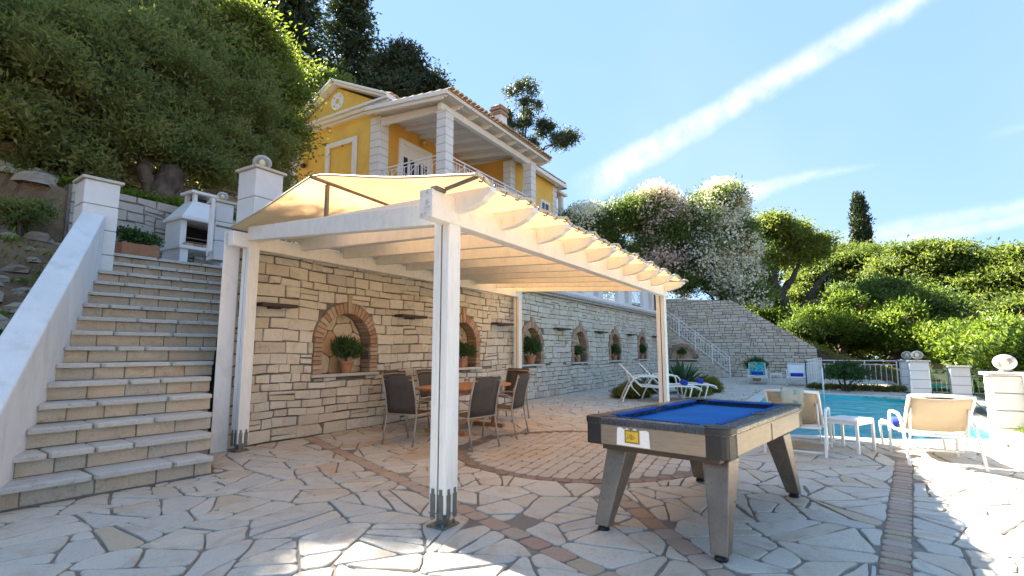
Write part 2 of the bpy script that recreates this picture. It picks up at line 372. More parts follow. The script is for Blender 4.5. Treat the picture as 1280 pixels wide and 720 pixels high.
# ground / hillside
m, t, p = newmat('hillside_earth'); v = coords(t, False)
n1 = noise(t, v, .55, 6, .65, .5); n2 = noise(t, v, 6, 6, .7); n3 = noise(t, v, 30, 4, .6)
c = ramp(t, n1, [(.32,(.14,.09,.055)),(.5,(.25,.165,.095)),(.62,(.32,.23,.13)),(.72,(.16,.15,.05))])
c = mixc(t, .7, c, ramp(t, n2, [(.3,(.5,.5,.5)),(.7,(1.25,1.2,1.1))]), 'MULTIPLY')
t.links.new(c, p.inputs['Base Color']); p.inputs['Roughness'].default_value = .95
bump(t, p, M('ADD', n2, M('MULTIPLY', n3, .4, nt=t), nt=t), .9, .08); MT['earth'] = m
m, t, p = newmat('dry_grass'); v = coords(t, False)
n1 = noise(t, v, .8, 6, .65, .5); n2 = noise(t, v, 9, 6, .7)
c = ramp(t, n1, [(.35,(.04,.04,.014)),(.5,(.095,.068,.03)),(.68,(.135,.095,.045))])
c = mixc(t, .7, c, ramp(t, n2, [(.3,(.5,.5,.5)),(.7,(1.2,1.2,1.1))]), 'MULTIPLY')
t.links.new(c, p.inputs['Base Color']); p.inputs['Roughness'].default_value = .95; bump(t, p, n2, .9, .08); MT['drygrass'] = m

LEAF = {
 'olive': leaf_mat('olive_leaf', (.11,.145,.062), (.34,.355,.155), .6, .5, (.21,.25,.10)),
 'light': leaf_mat('light_leaf', (.075,.12,.028), (.25,.285,.07), .5, .55, (.14,.19,.045)),
 'dark': leaf_mat('dark_needle', (.016,.034,.020), (.06,.085,.042), .2, .6),
 'euc': leaf_mat('gum_leaf', (.035,.06,.04), (.09,.12,.08), .3, .5),
 'ole': leaf_mat('oleander_leaf', (.055,.105,.03), (.17,.24,.06), .45, .5),
 'yel': leaf_mat('garden_leaf', (.08,.135,.022), (.27,.33,.055), .5, .5, (.15,.225,.035)),
 'cyp': leaf_mat('cypress_leaf', (.018,.035,.014), (.05,.075,.03), .15, .6),
 'ros': leaf_mat('shrub_leaf', (.03,.07,.02), (.08,.15,.04), .25, .55),
 'heath': leaf_mat('heath_leaf', (.10,.12,.022), (.28,.26,.06), .4, .6),
 'agave': leaf_mat('strap_leaf', (.06,.12,.07), (.16,.24,.13), .3, .35),
 'white': leaf_mat('white_blossom', (.66,.66,.60), (.82,.82,.78), .3, .6),
 'pink': leaf_mat('pale_pink_blossom', (.62,.50,.50), (.78,.68,.68), .3, .6),
 'mag': leaf_mat('magenta_blossom', (.45,.05,.18), (.62,.14,.30), .3, .6),
 'grass': leaf_mat('grass_blade', (.08,.10,.02), (.26,.22,.08), .3, .7),
}

# ------------------------------------------------------------------ 2-D polygon tools
def clip(poly, a, b, c):                      # keep a*x+b*y <= c
    o = []; n = len(poly)
    for i in range(n):
        p, q = poly[i], poly[(i+1) % n]; dp = a*p[0]+b*p[1]-c; dq = a*q[0]+b*q[1]-c
        if dp <= 0: o.append(p)
        if (dp < 0 < dq) or (dq < 0 < dp):
            k = dp/(dp-dq); o.append((p[0]+(q[0]-p[0])*k, p[1]+(q[1]-p[1])*k))
    return o
def area(poly):
    return .5*sum(poly[i][0]*poly[(i+1) % len(poly)][1]-poly[(i+1) % len(poly)][0]*poly[i][1] for i in range(len(poly)))
def cent(poly): return (sum(p[0] for p in poly)/len(poly), sum(p[1] for p in poly)/len(poly))
def clean(poly, eps=.012):
    o = []
    for p in poly:
        if not o or math.hypot(p[0]-o[-1][0], p[1]-o[-1][1]) > eps: o.append(p)
    if len(o) > 2 and math.hypot(o[0][0]-o[-1][0], o[0][1]-o[-1][1]) < eps: o.pop()
    return o
def rough_edges(poly, jit=.01, step=.22, rd=.18):
    """rounded corners and slightly wandering edges"""
    n = len(poly); o = []
    for i in range(n):
        a, b, c = poly[i-1], poly[i], poly[(i+1) % n]
        la = math.hypot(a[0]-b[0], a[1]-b[1]); lc = math.hypot(c[0]-b[0], c[1]-b[1])
        k1 = min(.03, la*rd)/max(la, 1e-6); k2 = min(.03, lc*rd)/max(lc, 1e-6)
        o.append((b[0]+(a[0]-b[0])*k1, b[1]+(a[1]-b[1])*k1)); o.append((b[0]+(c[0]-b[0])*k2, b[1]+(c[1]-b[1])*k2))
        for j in range(1, int(lc/step)+1):
            t = j/(int(lc/step)+1)
            if k2 < t < 1-k2:
                q = random.uniform(-jit, jit); nx, ny = -(c[1]-b[1])/lc, (c[0]-b[0])/lc
                o.append((b[0]+(c[0]-b[0])*t+nx*q, b[1]+(c[1]-b[1])*t+ny*q))
    return o
def voronoi(seeds, joint, maxr, bound=None):
    pts = np.array(seeds); cells = []
    for i, s in enumerate(pts):
        d = np.hypot(*(pts-s).T); near = np.argsort(d)[1:26]
        r = maxr; poly = [(s[0]-r, s[1]-r), (s[0]+r, s[1]-r), (s[0]+r, s[1]+r), (s[0]-r, s[1]+r)]
        jj = joint*random.uniform(.75, 1.3)
        for k in near:
            if d[k] > 2.6*maxr: break
            nx, ny = (pts[k]-s)/d[k]; poly = clip(poly, nx, ny, nx*(s[0]+pts[k][0])/2+ny*(s[1]+pts[k][1])/2-jj)
            if len(poly) < 3: break
        if bound and len(poly) > 2:
            for (a, b, c) in bound:
                poly = clip(poly, a, b, c)
                if len(poly) < 3: break
        cells.append(poly)
    return cells
def poisson(u0, u1, v0, v1, r, n, squash=1.0):
    pts = []; cell = {}; k = int(n)
    rv = r
    for _ in range(k):
        p = (random.uniform(u0, u1), random.uniform(v0, v1)); rr = rv*random.choice((.62, .8, 1., 1.15, 1.3)); g = (int(p[0]/rv), int(p[1]/rv))
        ok = True
        for a in (-2,-1,0,1,2):
            for b in (-2,-1,0,1,2):
                for (q, r2) in cell.get((g[0]+a, g[1]+b), ()):
                    if math.hypot(q[0]-p[0], q[1]-p[1]) < (rr+r2)/2: ok = False; break
                if not ok: break
            if not ok: break
        if ok: cell.setdefault(g, []).append((p, rr)); pts.append(p)
    return pts
def slab(mb, poly, to3, top, depth, cham=.01, tilt=0.):
    """a stone: polygon in 2-D, chamfered face at height top, sides down to -depth. to3(x,y,h) maps to space"""
    n = len(poly); cx, cy = cent(poly); inn = []
    tx, ty = random.uniform(-tilt, tilt), random.uniform(-tilt, tilt)
    for p in poly:
        dx, dy = cx-p[0], cy-p[1]; L = math.hypot(dx, dy) or 1; k = min(cham/L, .4); inn.append((p[0]+dx*k, p[1]+dy*k))
    vs = [to3(p[0], p[1], top+tx*(p[0]-cx)+ty*(p[1]-cy)) for p in inn]+[to3(p[0], p[1], top-cham*.7+tx*(p[0]-cx)+ty*(p[1]-cy)) for p in poly]+[to3(p[0], p[1], -depth) for p in poly]
    fs = [tuple(range(n))]
    for i in range(n):
        j = (i+1) % n; fs.append((n+i, n+j, j, i)); fs.append((2*n+i, 2*n+j, n+j, n+i))
    mb.add(vs, fs)
def emit(stones, name, mat, parent, limit=300, stuffname=None, key=None):
    """stones: list of MB, largest on screen become parts, the rest one joined part"""
    def seen(mb):
        pr = [project(p) for p in mb.v]
        if min(q[2] for q in pr) < .06: return -1
        x0, x1 = min(q[0] for q in pr), max(q[0] for q in pr); y0, y1 = min(q[1] for q in pr), max(q[1] for q in pr)
        if x1 < 0 or x0 > 1280 or y1 < 0 or y0 > 720: return -1
        return (x1-x0)*(y1-y0)
    st = sorted(stones, key=key or (lambda m: -seen(m)))
    for mb in st[:limit]: mb.build(name, mat, parent)
    if len(st) > limit:
        a = MB()
        for mb in st[limit:]: a.add(mb.v, mb.f)
        a.build(stuffname or name+'_mass', mat, parent, kind='stuff')

# ------------------------------------------------------------------ terrain
def SL(n): return (1.57+.150*(n-1), 5.90+.30*(n-1))       # left end of stair nosing n
def SR(n): return (3.24+.1445*(n-1), 5.75+.30*(n-1))      # right end
def SRX(n): k = max(0, .035*(n-5)); p = SR(n); return (p[0]+k, p[1]-.09*k)
RISE = .197
def terrain_h(u, v):
    n = 1+(v-5.85)/.30; zl = RISE*n
    lu = 1.57+.15*(n-1); ru = 3.24+.1445*(n-1)
    wob = .25*math.sin(u*.9+1.3)*math.cos(v*.7)+.12*math.sin(u*2.3+v*1.7)
    hill = max(0, .42*(v-4.3))+wob*min(1, max(0, (v-5)*.3))
    if v > 30: hill = .42*25.7+.22*(v-30)
    if hill > 16: hill = 16+(hill-16)*.3
    if v <= 10.4 and v > 4 and lu-.10 < u < ru+.62: return min(2.6, max(-.6, zl-.6)) if (u < ru-.1 or v > 7.3) else -.6
    if u < 3.9 or v > 12 or (v > 6.5 and u <= lu-.1):
        if v < 6.2 and u > -.5: return -.6
        if v <= 10.6 and lu-1.2 < u <= lu-.10: hill = min(hill, max(.1, zl+.50))
        if u >= lu+.3 and v <= 12: return 2.7 if v > 7.2 else -.6
        if v > 12 and u > 3.0:
            t = min(1, max(0, (u-8.5)/3))
            a = max(4.35+(v-12.2)*.40+wob*.4, 0); b = 2.7 if v < 21.5 else 2.7+(v-21.5)*.6
            if v > 40: a = 15.5; b = 13.8+(v-40)*.1
            if v < 12.1: a = 2.7
            h = a*(1-t)+b*t
            if u > 27:
                k = min(1, (u-27)/3.); h = h*(1-k)+k*(3.6+.18*(v-7)+.02*(u-28))
            return min(h, 18)
        return hill
    if u <= 28.7:
        if v > 7.2: return 2.7
        if v > -2.35: return -2.2 if (9.2 < u < 19.6 and v < 1.7) else -.5
        return max(-4, -.7+.28*(v+2.5))
    # right hillside beyond the far wall
    pts = [(-60,-6),(-12,-2.2),(-5,-.4),(-2,.35),(.4,1.25),(4,3.1),(7,3.7),(12,4.4),(40,11)]
    for (a, ha), (b, hb) in zip(pts, pts[1:]):
        if a <= v <= b:
            h = ha+(hb-ha)*(v-a)/(b-a); break
    else: h = -6 if v < -60 else 11
    return h+.2*wob-.02*max(0, u-40)*(.4 if v > 0 else 1)*.3
us = sorted(set([-400,-200,-100,-60,-40,-25,-15,-10,-6,-4]+[round(-3+.16*i, 3) for i in range(76)]+[9.3+.5*i for i in range(38)]+[28.3,28.62,28.8,29.0]+[29+.6*i for i in range(20)]+[42,45,50,56,64,75,90,120,170,260,420,800]))
vs_ = sorted(set([-800,-400,-200,-120,-70,-45,-30,-20,-14,-10,-8,-6.5,-5.5,-4.5,-3.6,-3,-2.6,-2.42,-2.36]+[-2+.5*i for i in range(12)]+[round(4+.16*i, 3) for i in range(66)]+[7.15,7.25,12.05,12.15]+[14.7+.6*i for i in range(20)]+[27,29,32,36,41,48,60,80,120,200,400,800]))
mb = MB()
for a in us:
    for b in vs_: mb.v.append((a, b, terrain_h(a, b)))
nv = len(vs_)
for i in range(len(us)-1):
    for j in range(nv-1): mb.f.append((i*nv+j, (i+1)*nv+j, (i+1)*nv+j+1, i*nv+j+1))
gr = mb.build('ground', MT['earth'], smooth=True, kind='structure')
gr.data.materials.append(MT['drygrass'])
for pl in gr.data.polygons:
    c = pl.center
    if c.x > 28.5: pl.material_index = 1

# ------------------------------------------------------------------ patio paving
POOL = [(9.30,1.55),(9.55,.10),(9.76,-.83),(10.66,-2.30),(18.52,-1.99),(18.72,.30),(19.3,1.55)]   # water outline (clockwise from above)
mo = MB()
Z0 = -.012
mo.add([(-7,-3.6,Z0),(6.4,-3.6,Z0),(6.4,-2.12,Z0),(9.0,-2.12,Z0),(9.0,7.0,Z0),(-7,7.0,Z0)], [(0,1,2,3,4,5)])
mo.add([(9.0,1.85,Z0),(28.6,1.85,Z0),(28.6,7.0,Z0),(9.0,7.0,Z0)], [(0,1,2,3)])
mo.add([(9.0,-2.12,Z0),(9.93,-2.12,Z0),(10.35,-2.12,Z0),(9.46,-.95,Z0),(9.25,.10,Z0),(9.0,1.55,Z0)], [(0,1,2,3,4,5)])
mo.add([(9.0,1.55,Z0),(9.3,1.7,Z0),(9.0,1.85,Z0)], [(0,1,2)])
mo.add([(19.45,1.85,Z0),(19.45,-.2,Z0),(19.0,-2.45,Z0),(28.6,-2.45,Z0),(28.6,1.85,Z0)], [(0,1,2,3,4)])
mo.add([(10.4,-2.6,Z0-.004),(18.6,-2.29,Z0-.004),(19.0,-2.47,Z0-.004),(21.9,-2.47,Z0-.004),(21.9,-4.4,Z0-.004),(10.4,-3.3,Z0-.004)], [(5,4,3,2,1,0)])
patio = mo.build('patio', MT['mortar'], kind='structure')
CC = (6.55, 2.85); CR = 1.66
bands = [((5.33,6.9),(2.2,-.95),.082,None), ((4.95,1.92),(2.2,-.45),.082,(0,1)), ((8.05,-.755),(2.4,-.09),.084,(0,1))]
seeds = poisson(-1.2, 9.6, -3.5, 6.9, .74, 9000)+[p for p in poisson(9.6, 28.3, -2.4, 6.9, .62, 14000)]
# jitter-free elongated look: seeds compressed along a random local direction happens through the radius choice
cells = voronoi(seeds, .009, .95, None)
def split(poly, amax, j):
    A = abs(area(poly))
    if A < amax*random.uniform(.6, 1.9): return [poly]
    m = cent(poly); n = len(poly)
    # cut roughly across the longer side, never twice the same way
    i = max(range(n), key=lambda q: math.hypot(poly[q][0]-poly[q-1][0], poly[q][1]-poly[q-1][1]))
    ex, ey = poly[i][0]-poly[i-1][0], poly[i][1]-poly[i-1][1]; a = math.atan2(ey, ex)+random.gauss(0, .55)+(PI/2 if random.random() < .3 else 0)
    nx, ny = math.cos(a), math.sin(a); k = random.uniform(.28, .72)
    qs = [nx*p[0]+ny*p[1] for p in poly]; c = min(qs)+(max(qs)-min(qs))*k; jj = j*random.uniform(.7, 1.5)
    o = []
    for q in (clip(poly, nx, ny, c-jj), clip(poly, -nx, -ny, -c-jj)):
        if len(q) < 3 or abs(area(q)) < .012: return [poly]
        o += split(q, amax, j)
    return o
ns_, nc_ = [], []
for s_, poly in zip(seeds, cells):
    if len(poly) < 3: continue
    for q in split(poly, .105 if s_[0] < 9.6 else .085, .008): ns_.append(cent(q)); nc_.append(q)
seeds, cells = ns_, nc_
pool_lines = []
for i in range(len(POOL)):
    a, b = POOL[i], POOL[(i+1) % len(POOL)]; dx, dy = b[0]-a[0], b[1]-a[1]; L = math.hypot(dx, dy)
    nx, ny = dy/L, -dx/L                                  # outward?
    cxp, cyp = cent(POOL)
    if nx*(a[0]-cxp)+ny*(a[1]-cyp) < 0: nx, ny = -nx, -ny
    pool_lines.append((nx, ny, nx*a[0]+ny*a[1]+.33))
def stair_line(p):   # front of the lowest riser
    a = (0.0, 6.05+.02); b = (3.24, 5.75)
    nx, ny = (b[1]-a[1]), -(b[0]-a[0]); L = math.hypot(nx, ny); return (-nx/L, -ny/L, (-nx*a[0]-ny*a[1])/L)
stones = []
for s, poly in zip(seeds, cells):
    if len(poly) < 3: continue
    u, v = s
    if math.hypot(u-CC[0], v-CC[1]) < CR-.02: continue
    if u > 6.4 and v < -2.12 and u < 10.7: continue
    # pool
    out_ = [(a*u+b*v-c, (a, b, c)) for a, b, c in pool_lines]; mx_ = max(out_)
    if mx_[0] <= 0: continue
    if mx_[0] < 1.0:
        a, b, c = mx_[1]; poly = clip(poly, -a, -b, -(c+.015))
    if u > 11 and v < -2.0 and u < 18.6: continue
    poly = clip(poly, 0, 1, 6.93); poly = clip(poly, 0, -1, 3.5)
    if u > 6.4: poly = clip(poly, 0, -1, 2.1)
    if v > 4.6 and u < 4.6:
        if u < 3.3:
            a, b, c = stair_line(None); poly = clip(poly, a, b, c-.012)
        else:
            nx, ny = -.30/.333, .1445/.333; poly = clip(poly, nx, ny, nx*3.24+ny*5.75-.012)
        if len(poly) < 3: continue
    for (p0, p1, hw, rg) in bands:
        dx, dy = p1[0]-p0[0], p1[1]-p0[1]; L = math.hypot(dx, dy); nx, ny = -dy/L, dx/L
        d = (u-p0[0])*nx+(v-p0[1])*ny; tt = ((u-p0[0])*dx+(v-p0[1])*dy)/L/L
        if rg and not (rg[0]-.02 < tt < rg[1]+.1): continue
        if d >= 0: poly = clip(poly, -nx, -ny, -(nx*p0[0]+ny*p0[1]+hw+.006))
        else: poly = clip(poly, nx, ny, nx*p0[0]+ny*p0[1]-hw-.006)
        if len(poly) < 3: break
    if len(poly) < 3: continue
    if area(poly) < 0: poly = poly[::-1]
    poly = clean(poly)
    if len(poly) < 3 or area(poly) < .0025: continue
    poly = rough_edges(poly, .012)
    dd = math.hypot(u-CC[0], v-CC[1])
    if dd < CR+1.0:
        q = []
        for p in poly:
            d = math.hypot(p[0]-CC[0], p[1]-CC[1])
            q.append(p if d > CR+.06 else (CC[0]+(p[0]-CC[0])*(CR+.06)/max(d,.01), CC[1]+(p[1]-CC[1])*(CR+.06)/max(d,.01)))
        poly = clean(q, .004)
        if len(poly) < 3 or area(poly) < .002: continue
    m_ = MB(); slab(m_, poly, lambda x, y, h: (x, y, h), random.uniform(-.002, .005), .03, .008, .006); stones.append(m_)
emit(stones, 'flagstone', MT['flag'], patio, 300, 'flagstone_mass')
# brick bands
def brick_rect(c, d, L, W, jit=.006):
    nx, ny = -d[1], d[0]; j = lambda: random.uniform(-jit, jit)
    return [(c[0]+d[0]*a*L/2+nx*b*W/2+j(), c[1]+d[1]*a*L/2+ny*b*W/2+j()) for a, b in ((-1,-1),(1,-1),(1,1),(-1,1))]
bb = []
for (p0, p1, hw, rg), bl in zip(bands, (.24, .24, .115)):
    dx, dy = p1[0]-p0[0], p1[1]-p0[1]; L = math.hypot(dx, dy); d = (dx/L, dy/L); x = 0
    while x < L:
        l = bl*random.uniform(.8, 1.25); c = (p0[0]+d[0]*(x+l/2), p0[1]+d[1]*(x+l/2))
        m_ = MB(); slab(m_, rough_edges(brick_rect(c, d, l-.018, 2*hw-.008), .004, .2), lambda a, b, h: (a, b, h), random.uniform(-.003, .003), .03, .008, .01); bb.append(m_); x += l
emit(bb, 'brick', MT['pavebrick'], patio, 300)
# circle of setts with its dark rim
cs = []; d = (math.cos(R(6.4)), math.sin(R(6.4))); nrm = (-d[1], d[0]); y = -CR+.1
while y < CR-.1:
    hgt = random.uniform(.125, .16); half = math.sqrt(max(0, (CR-.085)**2-max(abs(y), abs(y+hgt))**2)); x = -half
    while x < half-.04:
        l = random.uniform(.20, .36)
        if x+l > half-.1: l = half-x
        c = (CC[0]+d[0]*(x+l/2)+nrm[0]*(y+hgt/2), CC[1]+d[1]*(x+l/2)+nrm[1]*(y+hgt/2))
        m_ = MB(); slab(m_, rough_edges(brick_rect(c, d, l-.010, hgt-.011, .003), .003, .3), lambda a, b, h: (a, b, h), random.uniform(-.003, .004), .03, .007, .012); cs.append(m_); x += l
    y += hgt
emit(cs, 'sett', MT['circle'], patio, 300)
rim = []; nb = 56
for i in range(nb):
    a0, a1 = 2*PI*i/nb+.006, 2*PI*(i+1)/nb-.006; r0, r1 = CR-.055, CR+.045
    poly = [(CC[0]+r*math.cos(a), CC[1]+r*math.sin(a)) for r, a in ((r0,a0),(r1,a0),(r1,a1),(r0,a1))]
    m_ = MB(); slab(m_, poly, lambda a, b, h: (a, b, h), random.uniform(-.002, .003), .03, .006); rim.append(m_)
MT['rimbrick'] = stone_mat('rim_brick', [(0,(.24,.15,.10)),(.5,(.32,.22,.16)),(1,(.28,.17,.11))], stain=(.2,.15,.1), dark=(.14,.11,.09), dark_amt=.5, rough=.8, b=.6)
emit(rim, 'rim_brick', MT['rimbrick'], patio, 300)

# ------------------------------------------------------------------ stone faces
def stone_face(root, to3, s0, s1, z0, z1, clips=(), arches=(), mat='wallstone', name='stone', limit=300, hmin=.11, hmax=.19, lmin=.17, lmax=.46, proud=.03, joint=.008, jit=.012, wob=.0):
    """to3(s,z,h): along, up, outward. arches: (centre, half width, sill, spring) openings to keep clear"""
    st = []; z = z0; row = 0
    while z < z1-.02:
        h = random.uniform(hmin, hmax)
        if z+h > z1-.06: h = z1-z
        s = s0-random.uniform(0, .1)
        while s < s1:
            l = random.uniform(lmin, lmax)*(1.15 if h > .15 else .95)
            if s+l > s1-.1: l = s1-s+.001
            rects = [(s, z, l, h)]
            q = random.random()
            if q < .16 and h > .14:
                k = random.uniform(.4, .6); rects = [(s, z, l, h*k), (s, z+h*k, l, h*(1-k))]
            elif q < .24 and h > .13 and l > .3:
                k = random.uniform(.4, .6); rects = [(s, z, l*.6, h), (s+l*.6, z, l*.4, h*k), (s+l*.6, z+h*k, l*.4, h*(1-k))]
            for (a, b, w_, g) in rects:
                j = lambda: random.uniform(-jit, jit)
                poly = [(a+joint+j()*.6, b+joint+j()), (a+w_-joint+j()*.6, b+joint+j()), (a+w_-joint+j()*.6, b+g-joint+j()), (a+joint+j()*.6, b+g-joint+j())]
                poly = [(p[0], p[1]+wob*math.sin(p[0]*1.7)+wob*.5*math.sin(p[0]*4.1+1)) for p in poly]
                poly = clip(poly, -1, 0, -s0); poly = clip(poly, 1, 0, s1); poly = clip(poly, 0, -1, -z0)
                poly = clip(poly, 0, 1, z1)
                for (ca, cb, cc) in clips:
                    if len(poly) > 2: poly = clip(poly, ca, cb, cc-.008)
                if len(poly) < 3: continue
                drop = False
                for (c, hw, sill, spring) in arches:
                    m = cent(poly); top = spring+hw
                    if abs(m[0]-c) > hw+.5 or m[1] > top+.3 or m[1] < sill-.25: continue
                    inside = abs(m[0]-c) < hw and m[1] > sill-.05 and (m[1] < spring or math.hypot(m[0]-c, m[1]-spring) < hw)
                    # rectangular part
                    if m[1] < spring+.02:
                        if m[1] < sill-.05: poly = clip(poly, 0, 1, sill-.055)
                        elif m[0] < c: poly = clip(poly, 1, 0, c-hw-.006)
                        else: poly = clip(poly, -1, 0, -(c+hw+.006))
                    else:
                        q2 = []; n_ = len(poly)
                        for i in range(n_):
                            p, r_ = poly[i], poly[(i+1) % n_]
                            for k in (0, .34, .67): q2.append((p[0]+(r_[0]-p[0])*k, p[1]+(r_[1]-p[1])*k))
                        q3 = []
                        for p in q2:
                            dd = math.hypot(p[0]-c, max(p[1], spring)-spring) if p[1] >= spring else abs(p[0]-c)
                            if dd < hw+.008:
                                if p[1] >= spring: 
                                    k = (hw+.008)/max(dd, .02); p = (c+(p[0]-c)*k, spring+(p[1]-spring)*k)
                                else: p = (c+math.copysign(hw+.008, p[0]-c), p[1])
                            q3.append(p)
                        poly = q3
                        if inside: drop = True
                    if len(poly) < 3: drop = True; break
                if drop or len(poly) < 3: continue
                poly = clean(poly, .006)
                if len(poly) < 3: continue
                if area(poly) < 0: poly = poly[::-1]
                if area(poly) < .0018: continue
                m_ = MB(); slab(m_, poly, to3, random.uniform(.008, proud), .03, random.uniform(.008, .014), .04); st.append(m_)
            s += l
        z += h; row += 1
    emit(st, name, MT[mat], root, limit)

# long retaining wall with arched niches ---------------------------------------
NU = [6.05, 9.32, 12.52, 15.84, 19.2, 22.7]; HW = .68; IN = .51; SILL = .95; SPR = 1.45
wall = thing('stone_wall', 'long cream rubble stone wall with a row of brick arched plant niches', 'wall', (15.6, 6.97, 0))
WV = 6.97
def arch_pts(c, r, n=14): return [(c+r*math.cos(PI-PI*i/n), SPR+r*math.sin(PI-PI*i/n)) for i in range(n+1)]
core = MB(); w0, w1, wt = 3.9, 27.35, 2.95
core.add([(w0,WV,-.1),(w1,WV,-.1),(w1,WV,SILL),(w0,WV,SILL)], [(0,1,2,3)])
xs = [w0]+[q for c in NU for q in (c-IN, c+IN)]+[w1]
for i in range(0, len(xs), 2):
    core.add([(xs[i],WV,SILL),(xs[i+1],WV,SILL),(xs[i+1],WV,wt),(xs[i],WV,wt)], [(0,1,2,3)])
for c in NU:
    ap = arch_pts(c, IN)
    for (a, b), (a2, b2) in zip(ap, ap[1:]): core.add([(a,WV,b),(a2,WV,b2),(a2,WV,wt),(a,WV,wt)], [(0,1,2,3)])
core.add([(w0,WV,wt),(w1,WV,wt),(w1,WV+.55,wt),(4.6,WV+.55,wt)], [(0,1,2,3)])
core.add([(4.6,WV+.55,-.1),(w1,WV+.55,-.1),(w1,WV+.55,wt),(4.6,WV+.55,wt)], [(0,1,2,3)])
core.build('wall_core', MT['wallmortar'], wall)
stone_face(wall, lambda s, z, h: (s, WV-h, z), w0+.02, w1, 0, 2.94, arches=[(c, HW+.012, SILL, SPR) for c in NU], limit=300, wob=.012, proud=.045)
for c in NU:
    nb_ = MB(); D = .21                                       # recess: soffit, sides, back
    prof = [(c-IN, SILL)]+arch_pts(c, IN)+[(c+IN, SILL)]
    for (a, b), (a2, b2) in zip(prof, prof[1:]+prof[:1]): nb_.add([(a,WV,b),(a2,WV,b2),(a2,WV+D,b2),(a,WV+D,b)], [(0,1,2,3)])
    nb_.add([(a, WV+D, b) for a, b in prof], [tuple(range(len(prof)))])
    niche = nb_.build('niche', MT['wallmortar'], wall)
    # brick surround: jambs, voussoirs and a tall keystone
    for sx in (-1, 1):
        z = SILL
        while z < SPR-.03:
            h = min(random.uniform(.065, .08), SPR-z)
            MB().box((c+sx*(IN+.085+random.uniform(-.008,.008)), WV+.07, z+h/2), (.175, .24, h-.012)).build('brick', MT['brick'], niche, bevel=.006, seg=1); z += h
    nv_ = 23
    for k in range(nv_):
        a0, a1 = PI*k/nv_+.008, PI*(k+1)/nv_-.008; key = k == nv_//2
        r0, r1 = IN-.004, HW+random.uniform(-.01, .012)+(.14 if key else 0); y0 = WV-.045-random.uniform(0, .012)-(.02 if key else 0)
        pl = [(c+r*math.cos(a), y0, SPR+r*math.sin(a)) for r, a in ((r0,a0),(r1,a0),(r1,a1),(r0,a1))]
        MB().prism(pl, (0, .25, 0)).build('brick', MT['brick'], niche, bevel=.006, seg=1)
    # crazy stone back and a sill slab
    sd_ = poisson(c-IN, c+IN, SILL, SPR+IN, .27, 300)
    for poly in voronoi(sd_, .008, .4, [(-1,0,-(c-IN)),(1,0,c+IN),(0,-1,-SILL)]):
        if len(poly) < 3: continue
        q = [(p if p[1] < SPR or math.hypot(p[0]-c, p[1]-SPR) < IN-.005 else (c+(p[0]-c)*(IN-.005)/math.hypot(p[0]-c,p[1]-SPR), SPR+(p[1]-SPR)*(IN-.005)/math.hypot(p[0]-c,p[1]-SPR))) for p in poly]
        q = clean(q)
        if len(q) < 3 or abs(area(q)) < .004: continue
        if area(q) < 0: q = q[::-1]
        m_ = MB(); slab(m_, rough_edges(q, .006), lambda x, z, h: (x, WV+D-h, z), .014, .01, .006); m_.build('flagstone', MT['nicheback'], niche)
    MB().box((c, WV+.12, SILL-.025), (2*HW+.06, .40, .05)).build('sill', MT['tread'], niche, bevel=.006)

# tile coping along the wall top (beyond the pergola)
u = 11.75
cop = MB().add([(11.6,6.80,2.985),(27.3,6.80,2.985),(27.3,7.42,3.22),(11.6,7.42,3.22),(11.6,6.80,2.95),(27.3,6.80,2.95),(27.3,7.42,2.95),(11.6,7.42,2.95)],
   [(0,1,2,3),(4,5,1,0),(5,6,2,1),(6,7,3,2),(7,4,0,3),(7,6,5,4)]).build('coping', MT['paletile'], wall)
while u < 27.25:
    t_ = MB(); n_ = 6
    for (y, z, r) in ((6.74, 2.99, .085), (7.42, 3.235, .07)):
        for k in range(n_+1):
            a = PI*k/n_; t_.v.append((u+r*math.cos(a), y, z+r*.75*math.sin(a)))
        for k in range(n_+1):
            a = PI*k/n_; t_.v.append((u+(r-.016)*math.cos(a), y, z+(r-.016)*.75*math.sin(a)))
    m1 = n_+1
    for k in range(n_):
        t_.f += [(k,k+1,2*m1+k+1,2*m1+k),(m1+k+1,m1+k,3*m1+k,3*m1+k+1),(k+1,k,m1+k,m1+k+1)]
    t_.build('roof_tile', MT['paletile'], cop); u += .195
# little dark wooden ledges on the wall
for i, (u, ww, lab) in enumerate([(4.62, .58, 'dark wooden ledge on the stone wall left of the first niche beside the stairs'), (7.52, .72, 'dark wooden ledge on the stone wall between the two niches behind the dining table'),
                  (10.85, .78, 'dark wooden ledge beside the far post standing at the stone wall'), (14.3, .85, 'dark wooden ledge between the first two niches beyond the pergola, with a warped top'),
                  (17.55, .85, 'dark wooden ledge between the second and third niches beyond the pergola'), (20.95, .85, 'dark wooden ledge between the third and fourth niches beyond the pergola'), (24.6, .8, 'dark wooden ledge half hidden behind the far right pergola post')]):
    r_ = thing('wall_ledge', lab, 'ledge', (u, 6.93, 1.96), 'dark ledges along the stone wall')
    s_ = MB().box((u, 6.85, 1.985), (ww, .22, .05)); s_.build('board', MT['darkwood'], r_, bevel=.008)
    MB().box((u, 6.90, 1.948), (ww*.3, .10, .025)).build('bracket', MT['darkwood'], r_, bevel=.005)

